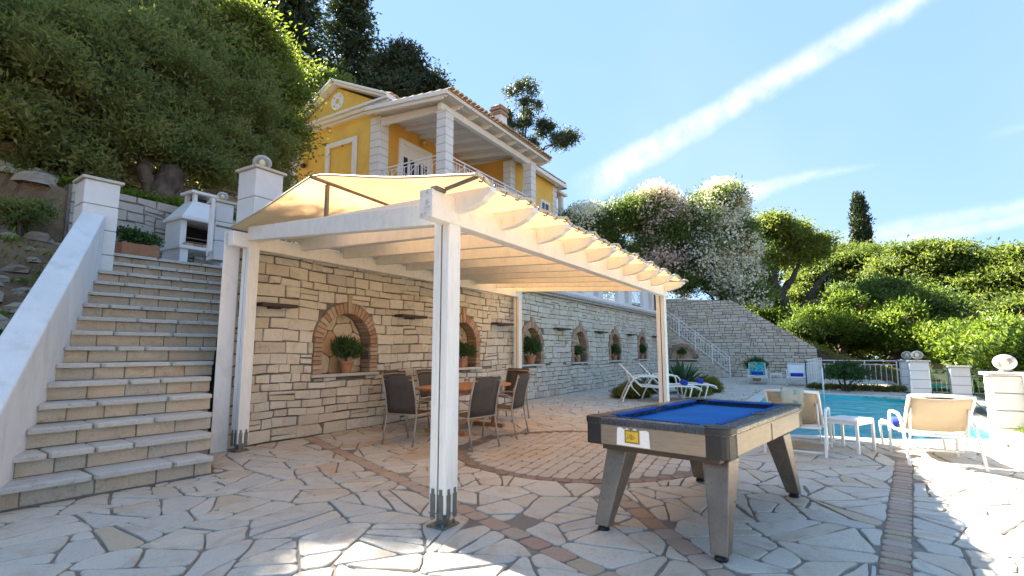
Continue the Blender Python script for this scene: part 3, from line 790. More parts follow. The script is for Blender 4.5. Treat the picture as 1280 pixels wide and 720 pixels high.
# ------------------------------------------------------------------ staircase
st = thing('stone_staircase', 'broad pale stone staircase climbing beside the white parapet to the barbecue terrace', 'staircase', (2.5, 6.0, 0))
NST = 15
cb = MB()
for n in range(1, NST+1):
    l, r_ = SL(n), SRX(n); l2, r2 = SL(n+1), SRX(n+1); ex = (-.1, .009)
    if n == 1: l = (0.35, 6.03); l2 = (0.4, 6.32)
    elif n == 2: l = (0.4, 6.32); l2 = (.6, 6.6)
    if n == NST: l2 = (l2[0]+.4, l2[1]+2.0); r2 = (r2[0]+1.6, r2[1]+1.9)
    z = RISE*n-.05
    cb.prism([(l[0]-.05, l[1]+.05, -.1), (r_[0]-.02, r_[1]+.045, -.1), (r2[0]-.02, r2[1]+.045, -.1), (l2[0]-.05, l2[1]+.05, -.1)], (0, 0, z+.1-.002*n))
cb.build('stair_core', MT['mortar'], st)
for n in range(1, NST+1):
    l, r_ = SL(n), SRX(n)
    if n == 1: l = (0.35, 6.03)
    if n == 2: l = (0.45, 6.32)
    dx, dy = r_[0]-l[0], r_[1]-l[1]; L = math.hypot(dx, dy); d = (dx/L, dy/L); nn = (-d[1], d[0])
    z = RISE*n
    # risers
    x = -.02; 
    while x < L-.02:
        w_ = random.uniform(.22, .55)
        if x+w_ > L-.16: w_ = L-x
        o3 = lambda a, b, h: (l[0]+d[0]*a+nn[0]*(.045-h), l[1]+d[1]*a+nn[1]*(.045-h), b)
        m_ = MB(); j = lambda: random.uniform(-.004, .004)
        slab(m_, [(x+.006+j(), z-RISE+.008+j()), (x+w_-.006+j(), z-RISE+.008+j()), (x+w_-.006+j(), z-.052+j()), (x+.006+j(), z-.052+j())], o3, random.uniform(.004, .012), .03, .006)
        m_.build('riser_stone', MT['riser'], st); x += w_
    # treads: two slabs deep on the wide low steps, one elsewhere
    x = -.02; dep = .36 if n < NST else .42
    while x < L-.02:
        w_ = random.uniform(.3, .8)
        if x+w_ > L-.2: w_ = L-x
        j = lambda: random.uniform(-.007, .007); tl = random.uniform(-.05, .05)
        poly = [(x+.008, -.035+j()), (x+w_*.5, -.037+j()), (x+w_-.008, -.035+j()), (x+w_-.008+tl*.3, dep), (x+.008, dep)]
        o3 = lambda a, b, h: (l[0]+d[0]*a+nn[0]*b, l[1]+d[1]*a+nn[1]*b, z-.02+h)
        m_ = MB(); slab(m_, rough_edges(poly, .004, .18, .08), o3, .02+random.uniform(-.003, .003), .03, .014, .006)
        m_.build('tread_slab', MT['tread'], st); x += w_
# landing
lp = SL(NST+1); rp = SR(NST+1); ld = [(lp[0]-.3, lp[1]+.02), (rp[0]-.02, rp[1]+.02), (rp[0]+1.7, 11.95), (4.2, 11.95)]
sd_ = poisson(3.2, 7.2, 10.2, 12, .5, 800)
for poly in voronoi(sd_, .012, .8):
    if len(poly) < 3: continue
    for i in range(4):
        a, b = ld[i], ld[(i+1) % 4]; nx, ny = b[1]-a[1], -(b[0]-a[0]); L = math.hypot(nx, ny)
        if len(poly) > 2: poly = clip(poly, nx/L, ny/L, (nx*a[0]+ny*a[1])/L)
    poly = clean(poly) if len(poly) > 2 else []
    if len(poly) < 3 or abs(area(poly)) < .01: continue
    if area(poly) < 0: poly = poly[::-1]
    m_ = MB(); slab(m_, rough_edges(poly, .01), lambda x, y, h: (x, y, h+2.955), 0, .03, .008); m_.build('landing_stone', MT['tread'], st)

def block_pillar(name, label, c, w_, z0, z1, nb, rot=0., cap=True, mat='whiteblock', group=None, cat='pillar'):
    r_ = thing(name, label, cat, (c[0], c[1], z0), group)
    m = Matrix.Rotation(rot, 3, 'Z'); h = (z1-z0)/nb
    MB().box((c[0], c[1], (z0+z1)/2), (w_-.03, w_-.03, z1-z0-.01), m).build('pillar_core', MT['joint'], r_)
    for i in range(nb):
        MB().box((c[0], c[1], z0+h*(i+.5)), (w_, w_, h-.014), m).build('block', MT[mat], r_, bevel=.008)
    if cap:
        MB().box((c[0], c[1], z1+.022), (w_+.09, w_+.09, .045), m).build('cap', MT['tread'], r_, bevel=.008)
    return r_
def globe_lamp(c, r, label):
    g = thing('globe_lamp', label, 'lamp', c, 'glass globe lamps on white pillars')
    MB().lathe([(.0,0),(.075,0),(.075,.03),(.05,.045),(.0,.045)], 14, c).build('base', MT['zinc'], g)
    prof = [(max(.004, r*math.sin(a)), .03+r*.84-r*.84*math.cos(a)) for a in [PI*i/14 for i in range(15)]]
    MB().lathe(prof, 24, c).build('globe', MT['globe'], g, smooth=True)
    prof = [(max(.004, r*.34*math.sin(a)), .03+r*.80-r*.42*math.cos(a)) for a in [PI*i/8 for i in range(9)]]
    MB().lathe(prof, 12, c).build('bulb', MT['bulb'], g, smooth=True)
    return g
MT['bulb'] = pmat('warm_bulb', (.80,.66,.38), .3, .05, 5, 0)

# left parapet: sloping white wall
tn = Vector((SR(8)[0]-SL(8)[0], SR(8)[1]-SL(8)[1], 0)).normalized()
pp = thing('parapet_wall', 'sloping white roughcast parapet wall left of the stone stairs', 'parapet', (*SL(5), 0))
a = Vector((*SL(-2.2), 0)); b = Vector((*SL(13.6), 0)); o_ = -tn*.30
za, zb = RISE*-2.2+.76, RISE*13.6+.80
pm = MB(); P = [a, b, b+o_, a+o_]
pm.add([p+Vector((0,0,-.6)) for p in P]+[a+Vector((0,0,za)), b+Vector((0,0,zb)), b+o_+Vector((0,0,zb)), a+o_+Vector((0,0,za))],
       [(3,2,1,0),(4,5,6,7),(0,1,5,4),(1,2,6,5),(2,3,7,6),(3,0,4,7)])
pm.build('wall_body', MT['plaster'], pp, bevel=.02)
rot_st = math.atan2(tn.y, tn.x)
pc = Vector((*SL(14.3), 0))-tn*.16+Vector((.02,.05,0))
block_pillar('gate_pillar', 'white block pillar without a lamp at the head of the left parapet', (pc.x, pc.y), .46, 2.45, 4.02, 4, rot_st, group='white block pillars')
# right side wall of the stairs (flush with the wall end) in plaster
a = Vector((*SR(4.9), 0))+tn*.03; b = Vector((*SR(15.2), 0))+tn*.46; o_ = tn*.22
sw = thing('stair_side_wall', 'narrow white plastered side wall right of the stone stairs', 'wall', (*SR(8), 0))
pm = MB(); P = [a, a+o_, b+o_, b]
pm.prism([p+Vector((0,0,-.1)) for p in P], (0, 0, 3.06)); pm.build('wall_body', MT['plaster'], sw, bevel=.012)
pc2 = Vector((*SR(13.6), 0))+tn*.13
block_pillar('gate_pillar', 'slim white block pillar beside the open gate at the top of the stairs', (pc2.x, pc2.y), .30, 2.97, 4.05, 3, rot_st, group='white block pillars')
globe_lamp((pc2.x, pc2.y, 4.095), .10, 'small globe lamp on the slim pillar beside the open gate')
# open white gate leaf
gt = thing('garden_gate', 'white iron garden gate standing open at the top of the stairs', 'gate', (pc2.x-.2, pc2.y-.1, 3.0))
ga = Vector((*SR(13.2), 3.02))-tn*.06; gb = ga+Vector((-.07, -.62, 0)); gb = Vector((*SR(11.3), 3.02))-tn*.05
for z in (.0, .9): MB().bar(ga+Vector((0,0,z)), gb+Vector((0,0,z)), .03, .03).build('rail', MT['iron'], gt)
for i in range(7):
    q = ga+(gb-ga)*(i/6); MB().bar(q, q+Vector((0,0,1.0-.12*abs(i-3)/3)), .022 if i % 6 else .04, .022 if i % 6 else .04).build('bar', MT['iron'], gt)
block_pillar('gate_pillar', 'tall white block pillar carrying a big globe lamp behind the pergola', (5.08, 8.15), .50, 2.9, 4.36, 3, 0, group='white block pillars')
globe_lamp((5.08, 8.15, 4.405), .155, 'big globe lamp on the tall pillar behind the pergola')

def railing(name, label, pts, h, panels=True, group=None, cross=True, sp=.12, low=.1, xm=True):
    """iron railing through base points; balusters with crossed diamonds"""
    r_ = thing(name, label, 'railing', pts[0], group)
    for a, b in zip(pts, pts[1:]):
        a, b = Vector(a), Vector(b); up = Vector((0,0,1)); d = b-a; L = d.length
        MB().bar(a+up*h, b+up*h, .04, .03).build('top_rail', MT['iron'], r_)
        MB().bar(a+up*(h-.13), b+up*(h-.13), .022, .022).build('rail', MT['iron'], r_)
        MB().bar(a+up*low, b+up*low, .022, .022).build('rail', MT['iron'], r_)
        n = max(2, int(round(L/1.0)))
        for i in range(n+1):
            q = a+d*(i/n); MB().bar(q, q+up*h, .032, .032).build('post', MT['iron'], r_)
        for i in range(n):
            p0, p1 = a+d*(i/n), a+d*((i+1)/n); mid = i % 2 == 1
            if mid and xm:
                e = .08; q0, q1 = p0+(p1-p0)*e, p0+(p1-p0)*(1-e)
                zt, zb = h-.13, low
                f_ = MB()
                f_.bar(q0+up*zb, q1+up*zt, .018, .018); f_.bar(q1+up*zb, q0+up*zt, .018, .0175)
                m0, m1 = p0+(p1-p0)*.3, p0+(p1-p0)*.7
                za_, zb_ = low+(h-.13-low)*.25, low+(h-.13-low)*.75
                f_.bar(m0+up*za_, m1+up*za_, .016, .016); f_.bar(m0+up*zb_, m1+up*zb_, .016, .016); f_.bar(m0+up*za_, m0+up*zb_, .016, .016); f_.bar(m1+up*za_, m1+up*zb_, .016, .016)
                f_.build('crossed_panel', MT['iron'], r_)
            else:
                k = max(2, int((p1-p0).length/sp))
                for j in range(1, k):
                    q = p0+(p1-p0)*(j/k); MB().bar(q+up*low, q+up*(h-.13), .016, .016).build('baluster', MT['iron'], r_)
    return r_
railing('terrace_railing', 'white iron railing right of the tall lamp pillar behind the pergola', [(5.36, 8.15, 2.95), (8.4, 8.15, 2.95)], 1.18)

# ------------------------------------------------------------------ retaining wall behind the barbecue, terrace walls
bw = thing('garden_wall', 'grey rubble retaining wall behind the barbecue at the top of the stairs', 'wall', (6, 12.1, 2.7))
MB().box((5.9, 12.3, 3.6), (4.4, .44, 1.76)).build('wall_core', MT['wallmortar'], bw)
stone_face(bw, lambda s, z, h: (s, 12.08-h, z), 3.75, 8.1, 2.9, 4.5, mat='greystone', lmin=.16, lmax=.5, hmin=.1, hmax=.22, jit=.02, joint=.012, wob=.03, limit=200)
for (x0, x1, y, z0, z1, lab) in [(3.6, 10.4, 15.6, 5.5, 6.55, 'low grey dry stone terrace wall behind the olive trunk'), (5.5, 12.0, 18.3, 6.6, 7.8, 'upper grey dry stone terrace wall on the slope under the trees')]:
    tw = thing('terrace_wall', lab, 'wall', ((x0+x1)/2, y, z0))
    MB().box(((x0+x1)/2, y+.3, (z0+z1)/2-.3), (x1-x0, .56, z1-z0+.56)).build('wall_core', MT['wallmortar'], tw)
    stone_face(tw, lambda s, z, h: (s, y-h, z), x0, x1, z0-.2, z1, mat='greystone', lmin=.2, lmax=.7, hmin=.1, hmax=.2, jit=.02, joint=.012, wob=.04, limit=120)

# far wall and the stairs in front of it
fw_ = thing('stone_wall', 'grey stone wall closing the far end of the pool terrace, its top stepping down the slope', 'wall', (28.6, 3.5, 0))
FU = 28.55
poly = [(7.6,-.1),(.30,-.1),(.30,1.47),(.47,1.55),(3.95,3.90),(7.6,4.18)]
MB().prism([(FU, a, b) for a, b in poly], (.55, 0, 0)).build('wall_core', MT['wallmortar'], fw_)
def hp(p, q):                                   # half plane below the line p-q
    dx, dy = q[0]-p[0], q[1]-p[1]; L = math.hypot(dx, dy); nx, ny = -dy/L, dx/L
    if ny < 0: nx, ny = -nx, -ny
    return (nx, ny, nx*p[0]+ny*p[1])
stone_face(fw_, lambda s, z, h: (FU-h, s, z), .31, 7.5, 0, 4.18, clips=[hp((.47,1.55),(3.95,3.90)), hp((3.95,3.90),(7.6,4.18))], joint=.013, lmin=.2, lmax=.5, hmin=.12, hmax=.2, limit=300)
SU = 27.32
fs = thing('stone_staircase', 'narrow stone stairs with white railing climbing along the far wall', 'staircase', (27.9, 5, 0))
slp = .80; V0 = 4.05; V1 = 7.4
MB().prism([(SU+.02, V0+.1, -.05), (SU+.02, V1, -.05), (SU+.02, V1, slp*(V1-V0-.25)), (SU+.02, V0+.1, -.02)], (1.2, 0, 0)).build('stair_core', MT['wallmortar'], fs)
NC = (6.28, .55, .90, .96)
stone_face(fs, lambda s, z, h: (SU-h, s, z), V0, V1-.45, 0, 2.6, clips=[hp((V0+.02, .1), (V1, .1+slp*(V1-V0)))], arches=[(NC[0], NC[1]+.17, NC[2], NC[3])], lmin=.2, lmax=.5, hmin=.12, hmax=.2, limit=200)
k = 0; v = V0
while v < V1-.1:
    z = .17*(k+1); MB().box((SU+.6, v+.13, z-.03), (1.2, .30, .06)).build('tread_slab', MT['tread'], fs, bevel=.01); 
    MB().box((SU+.6, v+.12, z-.12), (1.14, .2, .13)).build('riser_stone', MT['riser'], fs); v += .2125; k += 1
nm = MB(); c, hw, sill, spr = NC
nm.add([(SU-.03, c+hw*math.cos(PI*i/14), spr+hw*math.sin(PI*i/14)) for i in range(15)]+[(SU-.03, c-hw, sill), (SU-.03, c+hw, sill)], [tuple(range(17))])
nich = nm.build('niche', MT['nicheback'], fs)
for k in range(19):
    a0, a1 = PI*k/19+.012, PI*(k+1)/19-.012
    MB().prism([(SU-.13, c+r*math.cos(a), spr+r*math.sin(a)) for r, a in ((hw,a0),(hw+.17,a0),(hw+.17,a1),(hw,a1))], (.14, 0, 0)).build('brick', MT['brick'], nich, bevel=.006, seg=1)
MB().box((SU-.10, c, sill-.03), (.26, 2*hw+.5, .06)).build('sill', MT['tread'], nich, bevel=.006)
rr = thing('stair_railing', 'white iron handrail descending along the narrow far stairs', 'railing', (SU, V0, 0))
a = Vector((SU+.06, V0-.02, .05)); b = Vector((SU+.06, V1-.2, .05+slp*(V1-V0-.18))); up = Vector((0,0,1))
for z in (.98, .80, .22): MB().bar(a+up*z, b+up*z, .045 if z > .9 else .03, .03).build('rail', MT['iron'], rr)
for i in range(5):
    q = a+(b-a)*(i/4); MB().bar(q-up*.05, q+up*1.0, .05, .05).build('post', MT['iron'], rr)
for i in range(1, 24):
    if i % 6 == 0: continue
    q = a+(b-a)*(i/24); MB().bar(q+up*.22, q+up*.80, .018, .018).build('baluster', MT['iron'], rr)
wl = thing('wall_lamp', 'small round lamp on the far wall beside the foot of the stairs', 'lamp', (FU-.05, 3.35, .75))
MB().lathe([(.0,-.05),(.09,-.05),(.11,.02),(.07,.08),(0,.08)], 12, (FU-.09, 3.35, .78)).build('shade', MT['bulb'], wl, smooth=True)
MB().box((FU-.04, 3.35, .78), (.05, .1, .1)).build('bracket', MT['zinc'], wl)

# white balustrade above the long wall
bs = thing('balustrade', 'white balustrade of posts and iron panels on top of the long stone wall', 'balustrade', (18, 7.6, 2.95))
MB().box((19.5, 7.62, 3.17), (16.2, .28, .5)).build('plinth', MT['trim'], bs, bevel=.01)
x = 11.6
while x < 27.6:
    MB().box((x+.2, 7.62, 3.86), (.42, .30, .90)).build('post', MT['whiteblock'], bs, bevel=.01)
    MB().box((x+.2, 7.62, 4.33), (.52, .38, .06)).build('cap', MT['trim'], bs, bevel=.01)
    if x+3.6 < 28:
        MB().box((x+2.85, 7.62, 3.83), (.88, .16, .84)).build('infill', MT['trim'], bs, bevel=.01)
        for z in (3.52, 4.2): MB().bar((x+.41, 7.62, z), (x+2.41, 7.62, z), .03, .03).build('rail', MT['iron'], bs)
        for i in range(1, 14):
            q = x+.41+i*2.0/14; MB().bar((q, 7.62, 3.52), (q, 7.62, 4.2), .016, .016).build('baluster', MT['iron'], bs)
        f_ = MB()
        for i in range(2):
            q = x+.55+i*.95; f_.bar((q, 7.60, 3.53), (q+.8, 7.60, 4.19), .018, .018); f_.bar((q+.8, 7.60, 3.53), (q, 7.60, 4.19), .018, .018)
        f_.build('crossed_panel', MT['iron'], bs)
    x += 3.68

# ------------------------------------------------------------------ pergola
pg = thing('pergola', 'white timber pergola with a cream fabric canopy over the dining table', 'pergola', (6.5, 4.6, 0))
def post(x, y, ztop, z0=.10, foot=True, w_=.155):
    r_ = MB()
    for s in (-1, 1): r_.box((x, y+s*(w_/4+.004), (z0+ztop)/2), (w_, w_/2-.008, ztop-z0))
    p_ = r_.build('post', MT['woodpost'], pg, bevel=.006)
    MB().box((x, y, (z0+ztop)/2), (w_-.03, .05, ztop-z0-.02)).build('joint_gap', MT['darkgap'], p_)
    f_ = MB()
    for s in (-1, 1):
        f_.box((x-w_/2-.004, y+s*.038, z0+.06), (.006, .046, .17)); f_.box((x-w_/2-.004, y+s*.038, z0+.16), (.0055, .026, .05))
        f_.box((x+s*.038, y-w_/2-.004, z0+.06), (.046, .006, .17)); f_.box((x+s*.038, y-w_/2-.004, z0+.16), (.026, .0055, .05))
    f_.box((x, y, .055), (.07, .07, .11)); f_.box((x, y, .009), (.19, .17, .014)); f_.box((x, y, .106), (.16, .16, .006))
    for s in (-1, 1): f_.lathe([(0,0),(.012,0),(.012,.018),(0,.018)], 8, (x+s*.07, y-.05, .016))
    f_.build('metal_foot', MT['zinc'], p_)
    return p_
P1, P2, P3, P4 = (4.12, 6.74), (3.24, 2.58), (11.42, 6.74), (9.68, 2.58)
post(*P1, 2.74); post(*P2, 2.36); post(*P3, 2.72); post(*P4, 2.36)
def lerp(a, b, t): return a+(b-a)*t
# beams
fb = MB().bar((P2[0]-.30, 2.545, 2.45), (P4[0]+.12, 2.545, 2.45), .12, .22).build('front_beam', MT['wood'], pg, bevel=.008)
MB().box((P2[0]-.307, 2.545, 2.45), (.014, .122, .222)).build('end_grain', MT['woodcrack'], fb)
rb = MB().bar((P1[0]-.30, 6.74, 2.83), (P3[0]+.12, 6.74, 2.80), .12, .20).build('rear_beam', MT['wood'], pg, bevel=.008)
# rafters: from scalloped tails over the front beam to the rear beam
tails = [3.27, 3.95, 4.66, 5.32, 6.0, 6.69, 7.37, 8.06, 8.8, 9.68]
for i, fx in enumerate(tails):
    t_ = i/(len(tails)-1); rx = lerp(4.18, 11.34, (fx-3.27)/(9.68-3.27))
    a = Vector((fx, 2.58, 2.53)); b = Vector((rx, 6.80, 2.93)); d = (b-a).normalized()
    side = Vector((d.y, -d.x, 0)).normalized()*.035
    if i == 0:                                   # the first one is a deep side beam set between the posts
        a0, b0 = Vector((fx-.06, 2.62, 2.44)), Vector((rx-.10, 6.70, 2.93))
        MB().bar(a0, b0, .10, .19).build('side_beam', MT['wood'], pg, bevel=.008)
    dl = (b-a).length; hz = .085
    prof = [(-.02, -hz), (dl, -hz), (dl, hz), (-.50, hz), (-.52, hz*.55), (-.46, hz*.2), (-.42, -.02), (-.33, -.05), (-.27, -hz*.8), (-.14, -hz)]
    e = Vector((0,0,1)); un = (e-d*d.dot(e)).normalized()
    pts = [a+d*x+un*y-side for x, y in prof]
    MB().prism(pts, side*2).build('rafter', MT['wood'], pg, bevel=.005)
# canopy: shallow tent with a raised ridge, laced along its front edge
def can(s, t):          # s along, t from front (0) to rear (1)
    f0, f1 = Vector((2.98, 2.12, 2.615)), Vector((9.85, 2.12, 2.615)); r0, r1 = Vector((3.93, 6.98, 3.02)), Vector((11.5, 6.98, 2.98))
    k0, k1 = Vector((3.55, 4.72, 3.26)), Vector((10.7, 4.72, 3.10))
    F = f0.lerp(f1, s); K = k0.lerp(k1, s); Q = r0.lerp(r1, s)
    K.z -= .04*math.sin(PI*s)
    if t < .535: k = t/.535; p = F.lerp(K, k); sag = math.sin(PI*k)
    else: k = (t-.535)/.465; p = K.lerp(Q, k); sag = math.sin(PI*k)
    bay = abs(math.sin(PI*9*s))
    p.z -= .018*sag+.022*bay*sag+.012*math.sin(s*41+t*9)*sag
    p.z -= .018*bay*max(0, 1-t*9)
    p.y += .035*bay*max(0, 1-t*10)
    return p
nu_, nv2 = 126, 40; cm = MB()
for i in range(nu_+1):
    for j in range(nv2+1): cm.v.append(tuple(can(i/nu_, j/nv2)))
for i in range(nu_):
    for j in range(nv2): cm.f.append((i*(nv2+1)+j, (i+1)*(nv2+1)+j, (i+1)*(nv2+1)+j+1, i*(nv2+1)+j+1))
cn = cm.build('canopy', MT['canopy'], pg, smooth=True)
MB().tube([can(0, j/20)+Vector((0,0,.004)) for j in range(21)], .012, 6).build('hem', MT['hem'] if 'hem' in MT else MT['sling'], cn)
MT['rope'] = pmat('weathered_rope', (.52,.46,.38), .9, .2, 30, .5, 120)
MB().tube([can(i/90, 0)+Vector((0,-.012+.006*math.sin(i*2.1),.012+.012*math.sin(i*1.3))) for i in range(91)], .016, 6).build('edge_rope', MT['rope'], cn)
for i in range(38):
    s = (i+.5)/38; p = can(s, 0); 
    MB().tube([p+Vector((.012,-.012,.022)), p+Vector((.0,-.028,.0)), p+Vector((-.008,-.014,-.024)), p+Vector((-.01,.012,-.012))], .007, 5).build('hook', MT['rust'], cn)
# ridge pole, strut and tension rods
k0, k1 = can(0, .535)+Vector((-.04,0,-.03)), can(1, .535)+Vector((0,0,-.03))
MB().tube([k0, k1], .022, 8).build('ridge_pole', MT['rust'], cn)
MB().bar((3.74, 4.72, 2.74), (3.74, 4.72, 3.2), .045, .03).build('strut', MT['rust'], cn)
MB().tube([Vector((3.06, 2.50, 2.58)), can(0.005, 0)+Vector((0,0,0))], .016, 6).build('tension_rod', MT['rust'], cn)
MB().tube([can(0, 1)+Vector((-.18,0,.0)), can(.04, 1)], .016, 6).build('tension_rod', MT['rust'], cn)
MB().box((3.02, 2.50, 2.575), (.12, .06, .03)).build('rod_plate', MT['rust'], cn)

# ------------------------------------------------------------------ barbecue, flower tub
bq = thing('barbecue', 'white masonry barbecue with sooty hood opening at the top of the stairs', 'barbecue', (5.75, 11.35, 2.95))
bm = lambda: MB()
cx, cy, z0 = 5.72, 11.35, 2.95
for sx in (-1, 1): bm().box((cx+sx*.42, cy, z0+.22), (.16, .72, .44)).build('pedestal', MT['whiteblock'], bq, bevel=.01)
bm().box((cx, cy-.02, z0+.47), (1.08, .80, .07)).build('slab', MT['whiteblock'], bq, bevel=.012)
for i in range(5): bm().box((cx-.34+i*.17, cy-.33, z0+.535), (.16, .12, .06)).build('brick', MT['brick'], bq, bevel=.006)
for sx in (-1, 1):
    bm().box((cx+sx*.42, cy+.04, z0+.78), (.12, .62, .54)).build('side_wall', MT['whiteblock'], bq, bevel=.01)
bm().box((cx, cy+.33, z0+.78), (.9, .08, .54)).build('firebrick_back', MT['soot'], bq)
for i in range(8): bm().box((cx, cy+.27, z0+.55+i*.06), (.74, .04, .035)).build('firebrick_course', MT['soot'], bq)
for z in (.60, .68): bm().box((cx, cy-.08, z0+z), (.72, .5, .012)).build('grill_rack', MT['rust'], bq)
bm().box((cx, cy, z0+1.08), (1.06, .80, .08)).build('lintel', MT['whiteblock'], bq, bevel=.02)
hd = MB(); a, b, zz0, zz1 = .50, .22, z0+1.12, z0+1.52; yo = .04
vs = [(cx+sx*a, cy+sy*.38, zz0) for sx, sy in ((-1,-1),(1,-1),(1,1),(-1,1))]+[(cx+sx*b, cy+yo+sy*.20, zz1) for sx, sy in ((-1,-1),(1,-1),(1,1),(-1,1))]
hd.add(vs, [(3,2,1,0),(4,5,6,7),(0,1,5,4),(1,2,6,5),(2,3,7,6),(3,0,4,7)]); hd.build('hood', MT['whiteblock'], bq, bevel=.012)
for sx, sy in ((-1,-1),(1,-1),(1,1),(-1,1)): bm().box((cx+sx*.17, cy+yo+sy*.15, z0+1.60), (.08, .08, .17)).build('chimney_leg', MT['whiteblock'], bq, bevel=.006)
bm().box((cx, cy+yo, z0+1.57), (.24, .2, .1)).build('flue', MT['soot'], bq)
bm().box((cx, cy+yo, z0+1.71), (.56, .50, .06)).build('chimney_cap', MT['whiteblock'], bq, bevel=.012)

# ------------------------------------------------------------------ house
hs = thing('yellow_house', 'yellow two storey villa with white quoins, gable and a pillared veranda above the pergola', 'house', (18, 15, 2.7))
VP, VF, UG, FL = 11.7, 15.1, 14.4, 7.65
QW = .5
# lower storey (white) with dark openings
ls = MB().box((21.0, 16.4, 5.0), (13.2, 8.6, 4.7)).build('lower_storey', MT['trim'], hs, bevel=.01)
for x in (16.0, 18.6, 21.2, 23.8, 26.2):
    w0_ = MB(); 
    for s in (-1, 1): w0_.box((x+s*.62, 12.07, 4.45), (.14, .08, 2.4))
    w0_.box((x, 12.07, 5.72), (1.38, .08, .14)); wf = w0_.build('window', MT['trim'], hs, bevel=.006)
    MB().box((x, 12.09, 4.45), (1.1, .03, 2.4)).build('pane', MT['glassdark'], wf)
# upper floor body: gable end walls and facade
MB().box((20.9, VF+2.9, 9.5), (12.96, 5.76, 3.7)).build('wall', MT['yellow'], hs)
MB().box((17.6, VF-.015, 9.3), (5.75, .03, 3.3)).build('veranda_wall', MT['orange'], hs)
# veranda slab, wing
MB().box((17.6, 13.3, FL-.16), (6.9, 3.6, .32)).build('veranda_floor', MT['trim'], hs, bevel=.01)
MB().box((23.2, 15.2, 9.2), (4.9, 5.2, 3.1)).build('wing_wall', MT['yellow'], hs)
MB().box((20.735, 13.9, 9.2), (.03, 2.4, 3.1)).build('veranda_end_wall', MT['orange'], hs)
def quoin(x0, x1, y0, y1, z0, z1, n=10):
    h = (z1-z0)/n; c = ((x0+x1)/2, (y0+y1)/2)
    MB().box((c[0], c[1], (z0+z1)/2), (x1-x0-.03, y1-y0-.03, z1-z0)).build('quoin_core', MT['joint'], hs)
    for i in range(n): MB().box((c[0], c[1], z0+h*(i+.5)), (x1-x0, y1-y0, h-.022)).build('quoin_block', MT['whiteblock'], hs, bevel=.008, seg=1)
quoin(UG-.03, UG+.5, VF-.04, VF+.5, FL, 10.95)
quoin(UG-.03, UG+.4, 20.35, 20.9, 6.6, 11.1, 13)
quoin(20.62, 21.05, 12.55, 13.0, FL, 10.6)
quoin(25.2, 25.7, 12.56, 13.0, FL, 10.6)
for x, lab in ((UG+.05, 0), (20.95, 0)):       # veranda pillars
    z0_, z1_, n = FL, 10.25, 8; h = (z1_-z0_)/n
    q = MB().box((x, VP, (z0_+z1_)/2), (.42, .42, z1_-z0_)).build('veranda_pillar', MT['joint'], hs)
    for i in range(n): MB().box((x, VP, z0_+h*(i+.5)), (.46, .46, h-.02)).build('block', MT['whiteblock'], q, bevel=.01, seg=1)
    MB().box((x, VP, z1_-.03), (.54, .54, .07)).build('capital', MT['trim'], q, bevel=.01)
MB().bar((UG-.3, VP, 10.38), (21.5, VP, 10.38), .2, .26).build('beam', MT['trim'], hs, bevel=.01)
# veranda roof: soffit, rafters with scalloped tails, tiles
E0, E1, zE, zR = 11.05, 15.3, 10.62, 11.02
def rz(y): return zE+(zR-zE)*(y-E0)/(E1-E0)
ru0, ru1 = UG-.62, 21.95
MB().prism([(ru0, E0+.05, rz(E0+.05)), (ru0, E1, rz(E1)), (ru0, E1, rz(E1)+.05), (ru0, E0+.05, rz(E0+.05)+.05)], (ru1-ru0, 0, 0)).build('soffit', MT['soffit'], hs)
for i in range(17):
    y = E0+.15+i*.25
    MB().box(((ru0+ru1)/2, y, rz(y)-.004), (ru1-ru0-.04, .235, .012), Matrix.Rotation(math.atan((zR-zE)/(E1-E0)), 3, 'X')).build('soffit_board', MT['soffit'], hs)
for i in range(9):
    x = ru0+.12+i*(ru1-ru0-.24)/8
    pr_ = [(E1, rz(E1)-.01), (E0+.12, rz(E0+.12)-.01), (E0+.12, rz(E0)-.04), (E0+.2, rz(E0)-.09), (E0+.3, rz(E0)-.08), (E0+.36, rz(E0+.36)-.17), (E1, rz(E1)-.17)]
    MB().prism([(x-.045, a, b) for a, b in pr_], (.09, 0, 0)).build('rafter', MT['trim'], hs, bevel=.006)
MB().bar((ru0, E0+.04, rz(E0)+.02), (ru1, E0+.04, rz(E0)+.02), .04, .14).build('fascia', MT['trim'], hs)
MB().bar((ru0+.02, E0+.02, rz(E0)+.04), (ru0+.02, E1, rz(E1)+.04), .06, .16).build('verge_board', MT['trim'], hs, bevel=.006)
MB().prism([(UG, VF-.06, 10.52), (UG, VF-.06, 10.86), (UG, 11.95, 10.6), (UG, 11.95, 10.36)], (.12, 0, 0)).build('verge_beam', MT['trim'], hs)
